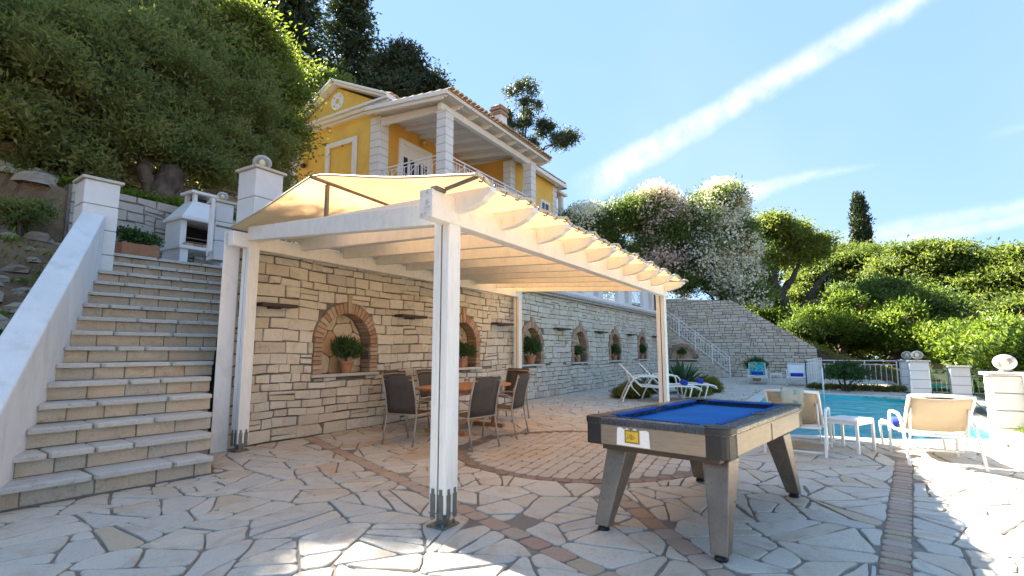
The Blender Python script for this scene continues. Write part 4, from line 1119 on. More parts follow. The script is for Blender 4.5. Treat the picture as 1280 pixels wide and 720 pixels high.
def tile_roof(x0, x1, y0, z0, y1, z1, name='roof', sp=.27):
    r_ = MB().prism([(x0, y0, z0), (x0, y1, z1), (x0, y1, z1+.04), (x0, y0, z0+.04)], (x1-x0, 0, 0)).build(name, MT['tile'], hs)
    n = int((x1-x0)/sp); L = math.hypot(y1-y0, z1-z0); ny, nz = -(z1-z0)/L, (y1-y0)/L
    if nz < 0: ny, nz = -ny, -nz
    rows = max(2, int(L/.42))
    for i in range(n):
        x = x0+sp*(i+.5); m_ = MB(); k = 6
        for r in range(rows):
            ta, tb = r/rows, (r+1.12)/rows
            for (t_, ra, lift) in ((ta-.02 if r == 0 else ta, .125, .065), (min(tb, 1), .105, .03)):
                for s_ in range(k+1):
                    a = PI*s_/k; m_.v.append((x+ra*math.cos(a), y0+(y1-y0)*t_+ny*(lift+ra*.62*math.sin(a)), z0+(z1-z0)*t_+nz*(lift+ra*.62*math.sin(a))))
            b = len(m_.v)-2*(k+1)
            for s_ in range(k): m_.f.append((b+s_, b+s_+1, b+k+1+s_+1, b+k+1+s_))
            m_.f.append(tuple(range(b, b+k+1)))
        m_.build('roof_tile', MT['tile'], r_)
    return r_
tile_roof(ru0, ru1, E0-.05, rz(E0)+.07, E1, rz(E1)+.07)
# main roof (ridge along X) and wing roof
GX = UG-.28
tile_roof(GX+.2, 27.6, 14.6, 11.72, 17.65, 13.0)
MB().prism([(GX+.2, 20.9, 11.72), (GX+.2, 17.65, 13.0), (GX+.2, 17.65, 13.05), (GX+.2, 20.9, 11.77)], (13, 0, 0)).build('roof_back', MT['tile'], hs)
tile_roof(21.97, 26.2, 12.2, 10.78, 15.3, 11.8)
MB().bar((20.5, 12.22, 10.66), (26.1, 12.22, 10.66), .3, .2).build('cornice', MT['trim'], hs, bevel=.01)
MB().box((26.0, 13.2, 10.66), (.3, 2.2, .2)).build('cornice', MT['trim'], hs, bevel=.01)
# side porch at the far end
MB().box((26.9, 12.9, 9.0), (.26, .26, 2.9)).build('porch_pillar', MT['trim'], hs)
MB().box((26.5, 13.4, 10.55), (1.5, 1.6, .14)).build('porch_roof', MT['soffit'], hs, bevel=.01)
# pediment
gy0, gy1, zc, zp = 14.55, 21.05, 11.42, 13.05; gm = (gy0+gy1)/2-.1
MB().prism([(UG-.02, gy0+.3, zc), (UG-.02, gy1-.3, zc), (UG-.02, gm, zp-.18)], (.3, 0, 0)).build('gable_wall', MT['yellow'], hs)
cor = MB()
for (hh, zz, dp) in ((.10, zc-.22, .16), (.14, zc-.08, .26), (.10, zc+.05, .36)): cor.box((UG-dp/2+.05, (gy0+gy1)/2, zz), (dp+.1, gy1-gy0+dp, hh))
cor.build('pediment_cornice', MT['trim'], hs, bevel=.012)
for a, b in (((gy0-.12, zc+.12), (gm, zp)), ((gy1+.12, zc+.12), (gm, zp))):
    q = MB(); q.bar((UG-.10, a[0], a[1]), (UG-.10, b[0], b[1]), .5, .20, ext=.03); q.bar((UG-.30, a[0], a[1]+.05), (UG-.30, b[0], b[1]+.05), .24, .09, ext=.05)
    q.build('raking_cornice', MT['trim'], hs, bevel=.012)
md = MB(); mc = (gm, 12.24)
for i in range(12):
    a = 2*PI*i/12; b = 2*PI*(i+1)/12; r0, r1 = .13, .40*(1+.03*(i % 2))
    md.prism([(UG-.06, mc[0]+r*math.cos(t_), mc[1]+r*math.sin(t_)) for r, t_ in ((r0,a),(r1,a),(r1,b),(r0,b))], (.08, 0, 0))
md.build('medallion', MT['trim'], hs)
for i in range(4):
    a = PI/4+PI*i/2; MB().box((UG-.072, mc[0]+.27*math.cos(a), mc[1]+.27*math.sin(a)), (.02, .05, .05)).build('medallion_stud', MT['joint'], hs)
# blind window on the gable end
fr = MB(); y0_, y1_, zt_ = 16.5, 18.2, 10.15
fr.box((UG-.04, y0_, 9.0), (.08, .24, 2.3)); fr.box((UG-.04, y1_, 9.0), (.08, .24, 2.3)); fr.box((UG-.041, (y0_+y1_)/2, zt_+.1), (.082, y1_-y0_+.24, .22))
fr.build('blind_window_frame', MT['trim'], hs, bevel=.008)
lb = MB().box((UG-.10, 19.75, 9.85), (.20, .26, .22)).build('wall_lantern', MT['lampbody'], hs, bevel=.02)
MB().box((UG-.13, 19.75, 9.66), (.16, .18, .16)).build('lantern_shade', MT['blackplastic'], lb)
# veranda doors
for x0_, x1_ in ((15.6, 17.5), (18.7, 20.3)):
    f_ = MB(); zt_ = 10.2; y_ = VF-.06
    for x in (x0_, x1_): f_.box((x, y_, (FL+zt_)/2), (.2, .12, zt_-FL))
    f_.box(((x0_+x1_)/2, y_-.004, zt_+.09), (x1_-x0_+.2, .124, .2)); dr = f_.build('door', MT['trim'], hs, bevel=.008)
    n = 4; w__ = (x1_-x0_-.2)/n
    MB().box(((x0_+x1_)/2, VF-.034, zt_-.22), (x1_-x0_-.2, .05, .44)).build('transom', MT['trim'], dr)
    for i in range(n):
        c_ = x0_+.1+w__*(i+.5); q = MB()
        for s in (-1, 1): q.box((c_+s*(w__/2-.04), VF-.05, (FL+zt_-.44)/2), (.07, .05, zt_-.44-FL))
        q.box((c_, VF-.05, FL+.15), (w__-.15, .05, .3)); q.box((c_, VF-.05, zt_-.49), (w__-.15, .05, .1)); q.build('door_leaf', MT['trim'], dr)
        MB().box((c_, VF-.04, (FL+.3+zt_-.5)/2), (w__-.14, .02, zt_-.8-FL)).build('pane', MT['glassdark'], dr)
for x, z in ((22.2, 8.5), (24.2, 8.5)):
    f_ = MB()
    for s in (-1, 1): f_.box((x+s*.48, 12.56, z), (.14, .1, 1.7))
    f_.box((x, 12.555, z+.85), (1.1, .11, .16)); wf = f_.build('window', MT['trim'], hs, bevel=.006)
    MB().box((x, 12.585, z), (.84, .02, 1.6)).build('pane', MT['glassdark'], wf)
    MB().box((x, 12.565, z), (.06, .05, 1.6)).build('mullion', MT['trim'], wf)
vl = MB().lathe([(0,.1),(.1,.1),(.17,0),(.14,-.08),(0,-.12)], 12, (16.9, VF-.25, 10.62)).build('veranda_lamp', MT['lampbody'], hs, smooth=True)
# chimney
MB().box((22.1, 14.2, 12.6), (.62, .62, 2.4)).build('chimney', MT['pinkwhite'] if 'pinkwhite' in MT else MT['trim'], hs, bevel=.01)
for i in range(4): MB().box((22.1, 14.2, 13.85+i*.14), (.78-.1*(i % 2), .78-.1*(i % 2), .09)).build('chimney_tile', MT['brick'], hs, bevel=.01)
MB().lathe([(.0,0),(.34,0),(.12,.2),(0,.22)], 12, (22.1, 14.2, 14.32)).build('chimney_cowl', MT['brick'], hs)
# veranda railing belongs to the house
rl = []
def hrail(pts):
    for a, b in zip(pts, pts[1:]):
        a, b = Vector(a), Vector(b); up = Vector((0,0,1)); d = b-a
        rp = MB().bar(a+up*1.0, b+up*1.0, .05, .04).build('railing', MT['iron'], hs)
        for z in (.86, .12): MB().bar(a+up*z, b+up*z, .025, .025).build('rail', MT['iron'], rp)
        n = max(1, int(round(d.length/1.05)))
        for i in range(n):
            p0, p1 = a+d*(i/n), a+d*((i+1)/n); MB().bar(p0, p0+up, .03, .03).build('post', MT['iron'], rp)
            f_ = MB(); f_.bar(p0+up*.12, p1+up*.86, .022, .022); f_.bar(p1+up*.12, p0+up*.86, .022, .0215)
            for t_ in (.32, .5, .68): f_.bar(p0.lerp(p1, t_)+up*.12, p0.lerp(p1, t_)+up*.86, .02, .0195)
            f_.build('crossed_panel', MT['iron'], rp)
hrail([(UG+.05, VF, FL), (UG+.05, VP+.24, FL)]); hrail([(UG+.3, VP, FL), (20.7, VP, FL)])
# lower lean-to at the back left of the gable
MB().prism([(UG-.2, 20.9, 9.5), (UG-.2, 25.5, 8.3), (UG-.2, 25.5, 8.5), (UG-.2, 20.9, 9.7)], (4.5, 0, 0)).build('side_roof', MT['soffit'], hs)
MB().box((UG+.6, 23.1, 7.4), (.3, 4.2, 1.9)).build('side_wall', MT['trim'], hs)
MB().box((UG+.44, 22.3, 7.6), (.04, .9, 1.5)).build('side_opening', MT['glassdark'], hs)

# ------------------------------------------------------------------ foliage
def leaf_mesh(name, P, D, U_, L, W, tint, m, parent, off, fold=.25, kind=None):
    """P centres, D leaf directions, U_ side vectors (numpy n x 3): one folded kite of two faces per leaf"""
    n = len(P); L = L[:, None]; W = W[:, None]
    nrm = np.cross(D, U_)
    a = P-D*L*.5; b = P+D*L*.5; c = P+U_*W*.5+nrm*W*fold; d = P-U_*W*.5+nrm*W*fold
    v = np.empty((n, 4, 3)); v[:, 0] = a; v[:, 1] = c; v[:, 2] = b; v[:, 3] = d
    v -= np.array(off)
    me = bpy.data.meshes.new(name); me.vertices.add(n*4); me.vertices.foreach_set('co', v.astype('f').ravel())
    me.loops.add(n*4); me.polygons.add(n)
    me.loops.foreach_set('vertex_index', np.arange(n*4, dtype='i'))
    me.polygons.foreach_set('loop_start', np.arange(0, n*4, 4, dtype='i'))
    me.polygons.foreach_set('loop_total', np.full(n, 4, dtype='i'))
    at = me.attributes.new('tint', 'FLOAT', 'FACE'); at.data.foreach_set('value', tint.astype('f'))
    me.update(calc_edges=True); me.materials.append(m)
    o = bpy.data.objects.new(name, me); COL.objects.link(o); o.parent = parent
    if kind: o['kind'] = kind
    return o
def unit(a): return a/np.maximum(np.linalg.norm(a, axis=1, keepdims=True), 1e-6)
def clumps_in(blobs, density, inner=.45, flat=.0):
    """clump centres spread through ellipsoids, mostly near their skins"""
    C, O, B = [], [], []
    for (x, y, z, rx, ry, rz_) in blobs:
        n = max(6, int(density*(rx*ry+ry*rz_+rx*rz_)))
        d = unit(rng.normal(size=(n, 3))); d[:, 2] = np.where(d[:, 2] < -.55, -d[:, 2]*.5, d[:, 2])
        d = unit(d)
        r = inner+(1-inner)*rng.random(n)**.45
        bump_ = 1+.16*np.sin(d[:, 0]*5+x)*np.cos(d[:, 1]*6+y)+.12*np.sin(d[:, 2]*9+z*3)
        C.append(np.array([x, y, z])+d*(r*bump_)[:, None]*np.array([rx, ry, rz_])); O.append(d); B.append(np.full(n, rng.random()))
    return np.concatenate(C), np.concatenate(O), np.concatenate(B)
def foliage(name, blobs, m, parent, off, density=5, per=40, rc=.35, L=.12, W=.045, droop=.2, inner=.45, flatten=.7, outward=.5, up=.3, kind=None, jag=.25, sats=6, core=.82):
    sat = []
    for q in blobs:
        sat.append((q[0], q[1], q[2], q[3]*core, q[4]*core, q[5]*core))
        for _ in range(sats):
            d_ = unit(rng.normal(size=(1, 3)))[0]; d_[2] = abs(d_[2])*.9-.15; f_ = rng.uniform(.26, .46)
            sat.append((q[0]+d_[0]*q[3]*.88, q[1]+d_[1]*q[4]*.88, q[2]+d_[2]*q[5]*.92, q[3]*f_, q[4]*f_, q[5]*f_*.9))
    C, O, BT = clumps_in(sat, density, inner)
    k = len(C); n = k*per
    ci = np.repeat(np.arange(k), per)
    sz = rc*(.55+.9*rng.random(k))
    off_ = rng.normal(size=(n, 3))*sz[ci][:, None]*np.array([.6, .6, .6*flatten])
    P = C[ci]+off_
    D = unit(rng.normal(size=(n, 3))*.8+O[ci]*outward+unit(off_)*.6+np.array([0, 0, up-droop]))
    S_ = unit(np.cross(D, rng.normal(size=(n, 3))))
    tint = np.clip(BT[ci]*.45+rng.random(k)[ci]*.35+rng.random(n)*.2, 0, 1)
    Ls = L*(.6+.8*rng.random(n)); Ws = W*(.7+.6*rng.random(n))
    return leaf_mesh(name, P, D, S_, Ls, Ws, tint, m, parent, off, kind=kind)
def blossoms(name, blobs, m, parent, off, count, size, cluster=7, spread=.12, shell=.88, bias=None):
    n = []; 
    w_ = np.array([b[3]*b[4]+b[4]*b[5]+b[3]*b[5] for b in blobs]); w_ = w_/w_.sum()
    idx = rng.choice(len(blobs), size=count, p=w_); B = np.array(blobs)[idx]
    d = unit(rng.normal(size=(count, 3))); d[:, 2] = np.where(d[:, 2] < -.6, -d[:, 2], d[:, 2])
    c = B[:, :3]+d*B[:, 3:6]*(shell+.26*rng.random((count, 1)))
    # patches: thin out where a slow wave is low
    wv = np.sin(c[:, 0]*1.3)+np.sin(c[:, 1]*1.7+1)+np.sin(c[:, 2]*1.9+2)
    keep = wv+rng.normal(size=count)*.7 > -.2; c = c[keep]; d = d[keep]
    k = len(c); ci = np.repeat(np.arange(k), cluster); P = c[ci]+rng.normal(size=(len(ci), 3))*spread
    D = unit(rng.normal(size=(len(ci), 3))+d[ci]*.3); S_ = unit(np.cross(D, rng.normal(size=(len(ci), 3))))
    Ls = size*(.7+.6*rng.random(len(ci)))
    return leaf_mesh(name, P, D, S_, Ls, Ls*.9, rng.random(len(ci)), m, parent, off, fold=.15)
def limb(path, r0, r1, n=9, wob=.12, seg=7):
    """wandering tapered limb through the given points"""
    P = [Vector(p) for p in path]; Q = []
    for a, b in zip(P, P[1:]):
        for i in range(seg): Q.append(a.lerp(b, i/seg))
    Q.append(P[-1]); L = sum((b-a).length for a, b in zip(P, P[1:]))
    w_ = wob*L/4
    for i in range(1, len(Q)-1): Q[i] = Q[i]+Vector((random.gauss(0, w_*.3), random.gauss(0, w_*.3), random.gauss(0, w_*.12)))
    k = len(Q)-1
    return Q, [lerp(r0, r1, (i/k)**.8)*random.uniform(.9, 1.1) for i in range(k+1)]
def trunk_mesh(limbs, m, parent, name='trunk'):
    mb = MB()
    for (path, r0, r1) in limbs:
        Q, r = limb(path, r0, r1); mb.tube(Q, r, 10)
    return mb.build(name, m, parent, smooth=True)
def tree(name, label, cat, base, limbs, blobs, leaf, bark='bark', group=None, **kw):
    t_ = thing(name, label, cat, base, group)
    if limbs: trunk_mesh(limbs, MT[bark], t_)
    foliage('crown', blobs, LEAF[leaf], t_, base, **kw)
    return t_
def auto_limbs(base, blobs, r0):
    b = Vector(base); c = sum((Vector(q[:3]) for q in blobs), Vector())/len(blobs); fork = b.lerp(c, .42)+Vector((0,0,.2))
    L = [([b-Vector((0,0,.4)), b.lerp(fork, .5)+Vector((.1,-.1,0)), fork], r0, r0*.62)]
    for q in blobs: L.append(([fork, fork.lerp(Vector(q[:3]), .55)+Vector((0,0,.15)), Vector(q[:3])], r0*.5, r0*.10))
    return L
# big grey-green olives on the left slope
ob = [(4.5,14.8,7.3,1.9,1.7,1.7),(5.6,14.7,8.3,1.6,1.6,1.5),(3.7,15.6,8.6,1.8,1.6,1.5),(3.6,14.0,5.9,1.1,1.0,.9),(4.9,14.2,6.4,1.3,1.2,1.1),(2.4,15.6,7.2,1.8,1.8,1.7),(2.3,14.4,6.0,1.1,1.1,.9),(4.0,13.3,5.1,.55,.5,.6)]
base = (2.2, 15.4, 4.5)
tree('olive_tree', 'big silvery olive tree spreading over the slope left of the stairs', 'tree', base, auto_limbs(base, ob, .42), ob, 'olive', group='trees on the slope', density=17, per=70, rc=.34, L=.14, W=.045, sats=11, core=.66, inner=.5, outward=.5, up=.35)
ob = [(7.7,15.2,8.8,1.6,1.6,1.5),(8.6,15.0,7.6,1.3,1.3,1.5),(7.0,15.8,9.7,1.4,1.4,1.2),(6.2,15.0,7.6,1.2,1.2,1.1),(9.1,15.5,6.4,1.0,1.0,1.2),(7.9,14.6,6.9,1.2,1.1,1.1),(8.9,15.6,8.6,1.1,1.2,1.2),(6.3,13.9,6.6,.8,.7,.6),(6.65,13.3,5.85,.6,.45,.42),(5.25,13.2,6.0,.55,.4,.4),(5.2,13.6,6.5,.8,.7,.6),(7.2,14.0,6.3,.7,.7,.6)]
base = (5.75, 13.0, 4.6)
ot = tree('olive_tree', 'old olive tree with thick gnarled trunk above the barbecue wall', 'tree', base,
   [([(5.75,13.0,4.1),(5.7,13.05,5.0),(5.95,13.2,5.6)], .34, .24), ([(5.5,13.0,4.2),(5.5,13.1,4.9),(5.4,13.3,5.6)], .20, .15), ([(6.0,13.05,4.2),(6.05,13.1,4.9),(6.1,13.3,5.5)], .18, .14),
    ([(5.95,13.2,5.5),(6.6,13.9,6.6),(7.6,15.1,8.6)], .22, .05), ([(5.5,13.3,5.5),(5.5,14.2,6.8),(6.2,15.0,7.6)], .17, .05), ([(6.1,13.3,5.6),(7.4,14.0,6.6),(8.8,15.1,7.8)], .15, .04), ([(6.4,13.7,6.2),(6.8,14.8,8.2),(6.9,15.7,10)], .22, .05)],
   ob, 'olive', group='trees on the slope', density=17, per=70, rc=.32, L=.135, W=.044, sats=11, core=.66, inner=.5, outward=.5, up=.3)
# taller trees behind
def slope_tree(label, base, blobs, leaf, r0=.35, bark='bark', **kw):
    kk = dict(density=9, per=66, rc=.52, L=.22, W=.08, inner=.45, sats=10, core=.7); kk.update(kw)
    return tree('broadleaf_tree', label, 'tree', base, auto_limbs(base, blobs, r0), blobs, leaf, bark, 'trees on the slope', **kk)
def near(k, blobs): return [(q[0]*k, q[1]*k, H+(q[2]-H)*k, q[3]*k, q[4]*k, q[5]*k) for q in blobs]
slope_tree('tall yellow green tree rising just behind the house gable', (16.0,22.6,7.0), [(15.0,22.6,13.6,2.2,2.2,1.9),(16.6,22.2,14.5,2.0,2.0,1.5),(14.2,21.9,11.6,1.7,1.7,1.8),(17.8,22.6,14.9,1.5,1.5,1.1)], 'light')
slope_tree('big yellow green tree filling the slope directly left of the house gable', (9.7,17.6,6.4), near(.76, [(13.2,23.0,15.7,1.9,1.9,1.6),(12.2,21.8,13.0,2.1,2.1,2.0),(13.5,21.8,11.2,1.6,1.6,1.8),(11.6,22.6,15.2,2.0,2.0,1.9),(13.9,22.3,13.4,1.6,1.6,1.7),(13.8,22.7,15.0,1.5,1.5,1.3)]), 'light', L=.19, W=.07, rc=.55, density=16)
slope_tree('leafy tree closing the top left corner behind the olives', (5.2,19.8,8), near(.74, [(8.8,27.5,17.3,3.0,3,2.4),(5.4,27.5,16.6,3,3,2.8),(11.4,26.6,17.8,2.4,2.4,2.0),(9.5,25.0,15.2,2.4,2.4,2.2),(2.0,27,16,3.2,3,2.8)])+[(3.7,19.6,16.0,1.4,1.4,1.6),(2.8,19.4,15.5,1.8,1.8,1.8),(4.4,19.5,14.0,1.3,1.3,1.5)], 'light', L=.19, W=.07, rc=.55, density=16)  # last three clumps added above the view to shade the left paving
slope_tree('shady tree between the gnarled olive and the yellow green trees', (8.4,16.8,6.4), near(.84, [(10.2,19.8,11.4,1.9,1.9,2.0),(9.6,20.4,13.0,1.8,1.8,1.5),(11.4,20.0,9.6,1.6,1.6,1.5),(8.4,21.0,13.0,1.9,1.9,1.3),(12.3,20.6,8.4,1.3,1.3,1.2)]), 'olive', L=.17, W=.06)
slope_tree('dense tree high on the slope behind both olives', (4.7,18.0,7.4), near(.86, [(6.2,20.6,11.8,2.4,2.2,2.0),(3.6,20.4,11.2,2.3,2.2,2.1),(8.2,21.2,11.6,1.9,1.9,1.8),(1.2,20.6,10.6,2.2,2.2,2.2),(5.0,19.6,10.0,2,1.8,1.7)]), 'olive', L=.17, W=.06)
# trees left of the frame, whose shade falls on the stairs and paving
slope_tree('grey green olive at the far left edge, overhanging the slope beside the parapet', (-1.0,12.4,3.2), [(-1.0,12.6,7.0,2.0,2.0,1.6),(-2.6,12.0,6.6,1.9,1.9,1.5),(.5,13.4,7.4,1.6,1.6,1.4),(-.4,11.6,8.0,1.5,1.5,1.2),(.9,12.0,8.6,1.3,1.3,1.1),(-2.0,13.2,8.2,1.8,1.8,1.4)], 'olive', L=.15, W=.05, rc=.5, density=15)
# dark conifers
def conifer(label, base, h, r, leaf='dark', bare=.12, n=46, top=.03, L=.5):
    t_ = thing('conifer', label, 'tree', base, 'dark conifers')
    b = Vector(base); trunk_mesh([([b-Vector((0,0,.5)), b+Vector((.1,0,h*.5)), b+Vector((0,0,h*.98))], h*.018, .04)], MT['darkbark'], t_)
    P, D, T = [], [], []
    for i in range(n):
        f = bare+(1-bare)*(i/n); rr = r*(1-f)**.8+top; 
        for k in range(8):
            a = rng.random()*6.28; ln = rr*rng.uniform(.55, 1.15); q = 46
            s_ = rng.random(q)**.6; x = b.x+math.cos(a)*ln*s_; y = b.y+math.sin(a)*ln*s_
            z = b.z+h*f-ln*.28*s_+.25*np.sin(s_*3)
            pp = np.stack([x, y, z], 1)+rng.normal(size=(q, 3))*np.array([.34,.34,.16]); P.append(pp)
            D.append(np.tile([math.cos(a), math.sin(a), -.25], (q, 1))+rng.normal(size=(q, 3))*.6); T.append(np.full(q, rng.random())*.7+rng.random(q)*.3)
    P = np.concatenate(P); D = unit(np.concatenate(D)); T = np.concatenate(T); m_ = len(P)
    leaf_mesh('crown', P, D, unit(np.cross(D, rng.normal(size=(m_, 3)))), L*(.6+.8*rng.random(m_)), L*.3*(.6+.8*rng.random(m_)), T, LEAF[leaf], t_, base)
conifer('tall dark conifer behind the house reaching out of the picture', (28.6,34.0,14.0), 23, 6.0, n=60)
conifer('dark conifer standing left of the tallest one above the gable', (24.2,35.5,14.0), 20.5, 6.4, n=60)
conifer('dark conifer filling in behind the yellow green tree', (21.0,36.0,14.0), 18, 6.0, n=50)
cb_ = [(28.3,26.7,22.0,2.4,2.4,2.0),(29.8,26.0,20.4,2.4,2.4,2.0),(27.2,27.4,20.0,2.6,2.6,2.2),(28.6,26.4,18.2,3.2,3.0,2.0),(27.6,27.2,23.4,1.6,1.6,1.4),(30.8,25.4,18.4,1.8,1.8,1.6)]
tree('cedar_tree', 'rounded dark evergreen rising right behind the gable roof', 'tree', (28.4,26.8,11), auto_limbs((28.4,26.8,11), cb_, .4), cb_, 'dark', 'darkbark', 'dark conifers', density=9, per=70, rc=.7, L=.34, W=.12, inner=.5)
# slender gum tree behind the chimney
gb = [(34.6,20.0,22.4,1.1,1.1,.9),(35.1,19.6,20.9,1.2,1.2,.8),(34.4,20.4,19.6,1.0,1.1,.7),(35.8,18.6,19.2,1.0,1.0,.7),(36.2,17.6,18.2,1.1,1.1,.6),(34.2,20.9,18.2,1.0,1,.8),(35.4,19.2,17.6,1.1,1.0,.7),(36.6,16.8,18.6,.6,.6,.4),(34.0,21.4,20.2,.6,.6,.6)]
tree('gum_tree', 'slender open crowned gum tree behind the chimney', 'tree', (34.9,19.7,8), [([(34.9,19.7,7.5),(34.8,19.8,14),(34.7,19.9,18)], .24, .13)]+[([(34.7,19.9,16.5), ((34.7+q[0])/2,(19.9+q[1])/2,q[2]-.8), q[:3]], .09, .03) for q in gb], gb, 'euc', 'darkbark', None, density=6, per=40, rc=.36, L=.34, W=.085, inner=.2, flatten=1., sats=4, core=.6, droop=.6)
# oleanders above the far wall
def oleander(label, base, blobs, flower, count, size=.125, pinks=0, **kw):
    t_ = thing('oleander_bush', label, 'bush', base, 'flowering oleanders above the far wall')
    trunk_mesh([([Vector(base)-Vector((0,0,.5)), Vector(base).lerp(Vector(q[:3]), .5), q[:3]], .09, .03) for q in blobs], MT['bark'], t_, 'stems')
    kk = dict(density=13, per=60, rc=.5, L=.24, W=.06, inner=.55, up=.6, outward=.6); kk.update(kw)
    foliage('crown', blobs, LEAF['ole'], t_, base, **kk)
    blossoms('blossoms', blobs, LEAF[flower], t_, base, count, size, 8, .16)
    if pinks: blossoms('dark_blossoms', blobs[:2], LEAF['mag'], t_, base, pinks, size, 6, .12)
oleander('white flowering oleander bush right beside the yellow house', (28.2,11.6,3.9), [(28.0,11.7,8.2,1.7,1.6,1.7),(28.4,10.6,7.0,1.5,1.4,1.6),(28.1,12.4,6.6,1.4,1.3,1.6),(28.6,11.0,5.4,1.6,1.5,1.4),(28.2,9.8,8.8,1.0,1.0,1.2),(28.4,12.6,8.9,.7,.7,.8)], 'white', 2000)
oleander('pale pink oleander bush in the middle of the flowering bank', (29.6,8.2,4.1), [(29.3,8.0,9.2,1.6,1.5,1.6),(29.4,9.1,8.8,1.3,1.3,1.5),(29.6,7.2,7.6,1.6,1.4,1.7),(29.4,8.6,6.6,1.6,1.5,1.6),(29.6,7.6,5.4,1.5,1.4,1.4)], 'pink', 3000, pinks=10)
oleander('tall white oleander bush hanging over the top of the far wall', (31.0,4.6,3.6), [(31.2,4.7,9.4,1.5,1.4,1.6),(30.6,5.6,8.4,1.4,1.3,1.5),(30.9,4.2,7.2,1.6,1.5,1.6),(30.4,5.4,6.2,1.6,1.4,1.6),(30.6,3.9,5.2,1.4,1.3,1.3),(30.2,5.8,4.9,1.3,1.2,1.0),(30.0,3.3,4.2,1.0,.9,.9)], 'white', 5600, pinks=8)
# right side: trees behind the far wall
tb = (36.2, 1.6, 2.2)
rb_ = [(38.4,2.3,8.6,1.9,1.8,1.5),(37.6,3.4,7.6,1.6,1.5,1.5),(38.8,1.2,7.4,1.6,1.6,1.3),(37.2,2.8,9.2,1.3,1.3,1.0),(39.2,.0,8.4,1.0,1.0,.6),(37.4,3.6,5.6,1.4,1.3,1.4)]
tree('gnarled_tree', 'dark twisted tree with forked trunk on the slope beyond the far wall', 'tree', tb,
     [([(36.2,1.7,1.6),(36.1,1.8,3.2),(36.3,2.2,4.6)], .55, .42), ([(36.3,2.2,4.4),(36.6,2.5,5.8),(37.6,3.0,7.8)], .45, .12), ([(36.2,1.6,3.0),(36.5,.7,4.4),(36.9,.1,5.5),(37.6,-.6,6.2)], .34, .06), ([(36.4,2.3,4.6),(37.2,1.4,6.0),(38.6,1.0,7.4)], .3, .07)],
     rb_, 'light', 'darkbark', 'trees beyond the pool', density=11, per=60, rc=.55, L=.24, W=.085)
def wood_tree(label, base, blobs, leaf, r0=.3, bark='palebark', **kw):
    kk = dict(density=7.5, per=60, rc=.62, L=.28, W=.10, inner=.4, flatten=.45, sats=10, core=.7); kk.update(kw)
    return tree('broadleaf_tree', label, 'tree', base, auto_limbs(base, blobs, r0), blobs, leaf, bark, 'trees beyond the pool', **kk)
wood_tree('mid green tree right of the twisted tree, under the cypress', (50,-1.2,1.6), [(50,-.8,7.6,2.6,2.6,2.0),(51.5,.6,9.0,2.4,2.2,1.6),(50.4,-2.6,8.6,2.4,2.4,1.6),(49.2,.4,5.4,2.4,2.4,1.8),(49.6,-3.2,6.2,2.2,2.2,1.6)], 'light')
wood_tree('broad yellow green tree in the middle of the wood beyond the pool', (46,-6.6,.4), [(46,-5.4,6.8,2.3,2.3,1.7),(45.6,-7.6,7.2,2.2,2.2,1.5),(46.6,-6.6,8.2,2.0,2.0,1.2),(45.0,-6.4,4.6,2.6,2.6,1.9),(45.2,-8.6,5.2,2.0,2.0,1.5),(45.6,-4.2,5.0,1.8,1.8,1.4)], 'light')
wood_tree('spreading tree at the right end of the wood with pale bare branches', (43.6,-11.2,0), [(43.8,-9.8,5.8,2.1,2.1,1.5),(43.0,-11.6,5.4,2.1,2.1,1.5),(43.6,-10.6,7.0,1.7,1.7,1.1),(42.6,-10.4,3.6,2.4,2.4,1.6),(42.8,-13.0,4.4,2.0,2.0,1.5),(42.0,-14.4,5.2,1.8,1.8,1.3)], 'light')
wood_tree('darker round tree low behind the fence in front of the wood', (40,-3.6,1.0), [(40,-3.4,4.2,2.0,2.0,1.7),(39.6,-5.0,3.6,1.9,1.9,1.5),(40.4,-2.0,4.6,1.6,1.6,1.5)], 'ole', L=.26, W=.10)
wood_tree('dark pine standing behind the right end of the wood', (56,-13,0), [(56,-12,7.6,2.4,2.4,1.4),(56.5,-15,7.0,2.4,2.4,1.4),(55.5,-18,6.4,2.6,2.6,1.6),(56,-9.6,7.0,2,2,1.4)], 'euc')
# bare bleached branches in front of the wood
bt = thing('bare_branches', 'bleached bare branches reaching over the garden shrubs', 'branches', (39.5,-6.5,2.0))
for (p, r) in [([(39.5,-6.0,2.2),(39.0,-6.8,3.2),(38.6,-7.8,2.6),(38.3,-9.2,1.6)], .07), ([(39.2,-6.6,3.0),(38.8,-7.4,3.4),(38.0,-8.4,2.6)], .05), ([(39.6,-5.6,2.6),(39.2,-4.6,3.2),(38.8,-3.6,3.3)], .05), ([(36,-9.4,2.0),(35.4,-10.4,2.6),(35,-11.6,2.4)], .05), ([(36,-9.2,1.8),(35.6,-10.0,3.2),(35.2,-11.4,3.4)], .04)]:
    Q, rr_ = limb(p, r, .012, wob=.25); MB().tube(Q, rr_, 6).build('branch', MT['palebark'], bt, smooth=True)
# far woodland closing the horizon: one mass nobody could count
fwb = [(62+6*math.sin(i*1.7), 16-4.2*i, 2.2+1.2*math.sin(i*2.3)-.05*i, 4.2, 4.0, 3.4) for i in range(17)]
foliage('far_woodland', fwb, LEAF['light'], None, (0,0,0), density=2.2, per=50, rc=.9, L=.5, W=.2, kind='stuff')
